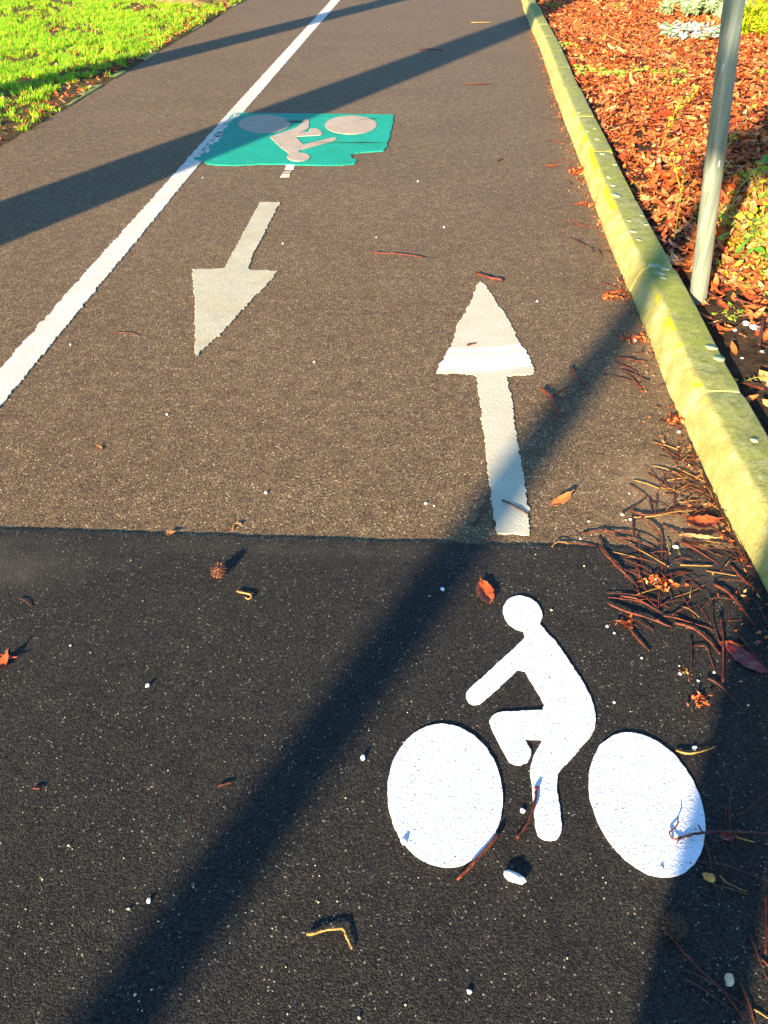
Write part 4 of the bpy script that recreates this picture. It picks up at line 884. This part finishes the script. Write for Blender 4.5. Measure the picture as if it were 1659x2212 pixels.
# long pale stick on litter
def bedstick(pts, w, label, mat, seed):
    q = []
    for x, y in pts: z = .12; p = P(x, y, z); z = bedz(p.x, p.y)+.045; q.append(P(x, y, z))
    c = q[0].copy(); bm = bmesh.new(); sp = smooth_line([p-c for p in q], 5); tube(bm, sp, [w*(1-.5*i/len(sp)) for i in range(len(sp))], 7)
    tag(bm_obj('stick', bm, mat.m, None, c), label, 'stick', 'sticks on the leaf litter')
bedstick([(1395,128),(1425,148),(1455,166),(1490,162),(1530,158)][:3]+[(1500,167)], .006, 'x', M_straw, 1) if False else None
bedstick([(1300,70),(1335,88),(1357,98),(1385,92),(1420,87)], .011, 'long bent pale stick lying on the red litter', M_straw, 1)
bedstick([(1405,66),(1395,90),(1380,110)], .006, 'thin pale stalk leaning on the long bent stick', M_straw, 2)
bedstick([(1650,690),(1642,730),(1640,745)], .008, 'upright orange stick on the soil near the right edge', M_twig, 3)
bedstick([(1560,648),(1520,628),(1508,660)][:2], .005, 'thin stick beside the pole foot', M_twig, 4)
bedstick([(1585,645),(1620,655),(1659,665)], .005, 'thin orange stick below the pole foot reaching the right edge', M_twig, 5)
bedstick([(1650,840),(1625,833),(1605,826)], .006, 'thin orange stick low on the soil near the kerb', M_twig, 6)
# pale needle shrub
def needle_shrub(px, py, rad, h, ntuft, mat, label, seed, name, cat, per=46, nl=.05, nw=.003, droop=.3, zc=.1):
    c = P(px, py, zc); z = bedz(c.x, c.y); g2 = np.random.default_rng(seed); root = empty(name, (c.x, c.y, z)); tag(root, label, cat)
    Vs = []; bm = bmesh.new()
    for k in range(ntuft):
        a = g2.uniform(0, 6.28); r = rad*math.sqrt(g2.uniform(0, 1)); tip = Vector((r*math.cos(a), r*math.sin(a), h*(1-.6*(r/rad)**2)*g2.uniform(.6, 1.1))); b = Vector((tip.x*.3, tip.y*.3, -.01))
        tube(bm, [b, b.lerp(tip, .5)+Vector((0, 0, .02)), tip], [.006, .005, .003], 5); ax = (tip-b).normalized()
        s = g2.uniform(0, 1, per)**.7; base = np.array(tip)[None]-np.array(ax)[None]*(s[:, None]*.13)
        d = g2.normal(size=(per, 3)); d -= (d@np.array(ax))[:, None]*np.array(ax); d /= np.linalg.norm(d, axis=1)[:, None]; d = d+np.array(ax)*(1.1-.9*s[:, None]); d[:, 2] -= droop*.3; d /= np.linalg.norm(d, axis=1)[:, None]
        w = np.cross(d, g2.normal(size=(per, 3))); w /= np.linalg.norm(w, axis=1)[:, None]; L = nl*g2.uniform(.7, 1.2, (per, 1))
        Vs.append(np.stack([base-w*nw*.5, base+w*nw*.5, base+d*L*.6+w*nw, base+d*L, base+d*L*.6-w*nw], 1).reshape(-1, 3))
    V = np.concatenate(Vs); F = np.arange(len(V)).reshape(-1, 5); o = np_mesh('foliage', V, F, mat.m); o.parent = root; bm_obj('stems', bm, M_stem.m, root)
needle_shrub(1518, 34, .62, .42, 80, M_spurge, 'pale grey-green needle-leaved spurge at the top of the bed', 1, 'spurge_plant', 'plant', 80, .10, .007)
needle_shrub(1650, 75, .46, .36, 70, M_fern, 'yellow-green ferny plant right of the pole at the top', 2, 'fern_plant', 'plant', 70, .10, .010)
needle_shrub(1640, 515-0, .04, .05, 4, M_fern, '', 3, 'fern_sprig', 'plant', 20, .03, .004) if False else None
weed(1497, 74, .36, 230, .085, M_varieg, 'variegated white and green leafy plant below the spurge', None, 600, 'variegated_plant', .12, 'plant', .55)
weed(1448, 80, .10, 36, .06, M_varieg, 'small white-leaved plant left of the variegated one', None, 601, 'variegated_plant', .08, 'plant', .55)
# golden ground shrub at the right edge
def shrub(px, py, rx, ry, h, n, label, seed, leaf=.036):
    c = P(px, py, .15); z = bedz(c.x, c.y); g2 = np.random.default_rng(seed); root = empty('golden_shrub', (c.x, c.y, z)); tag(root, label, 'shrub', 'low golden shrubs at the right edge of the bed')
    a = g2.uniform(0, 2*np.pi, n); r = np.abs(g2.normal(0, .62, n)); r = np.minimum(r, 1.25); x, y = rx*r*np.cos(a), ry*r*np.sin(a); ir = np.array([1+1.1*fnoise(p*1., q*1., 7, seed) for p, q in zip(x, y)]); zz = h*np.clip(1-.8*r**2, .1, 1)*ir*g2.uniform(.1, 1.1, n)
    V, F = leaves('', x, y, zz, leaf*g2.lognormal(0, .3, n), .5, None, .7, .4, 0, seed, 4); o = np_mesh('leaves', V, F, M_shrub.m, smooth=True); o.parent = root
    bm = bmesh.new()
    for k in range(60): tube(bm, [(x[k]*.3, y[k]*.3, -.02), (x[k]*.7, y[k]*.7, zz[k]*.7), (x[k], y[k], zz[k])], .0025, 5, False)
    bm_obj('stems', bm, M_stem.m, root)
shrub(1662, 520, .24, .62, .12, 1300, 'low golden-green shrub spreading in from the right edge beside the pole', 1)
shrub(1668, 420, .22, .50, .15, 650, 'golden-green shrub farther back at the right edge', 2)
def frond(px, py, label, seed):
    c = P(px, py, .1); z = bedz(c.x, c.y)+.02; root = empty('fern_frond', (c.x, c.y, z)); tag(root, label, 'fern'); bm = bmesh.new()
    sp = [Vector((t*.17, .02*math.sin(t*3), .02*math.sin(t*3))) for t in [i/10 for i in range(11)]]; tube(bm, sp, .0015, 5); bm_obj('stem', bm, M_stem.m, root)
    bm = bmesh.new()
    for i in range(1, 10):
        for s in (-1, 1):
            p = sp[i]; L = .03*(1-.6*i/10); bm.faces.new([bm.verts.new(p), bm.verts.new(p+Vector((.004, s*L*.5, .003))), bm.verts.new(p+Vector((.010, s*L, 0))), bm.verts.new(p+Vector((.009, s*L*.4, 0)))])
    bm_obj('leaflets', bm, M_fern.m, root, smooth=False)
frond(1603, 810, 'small yellow fern frond on the soil low behind the kerb', 1)
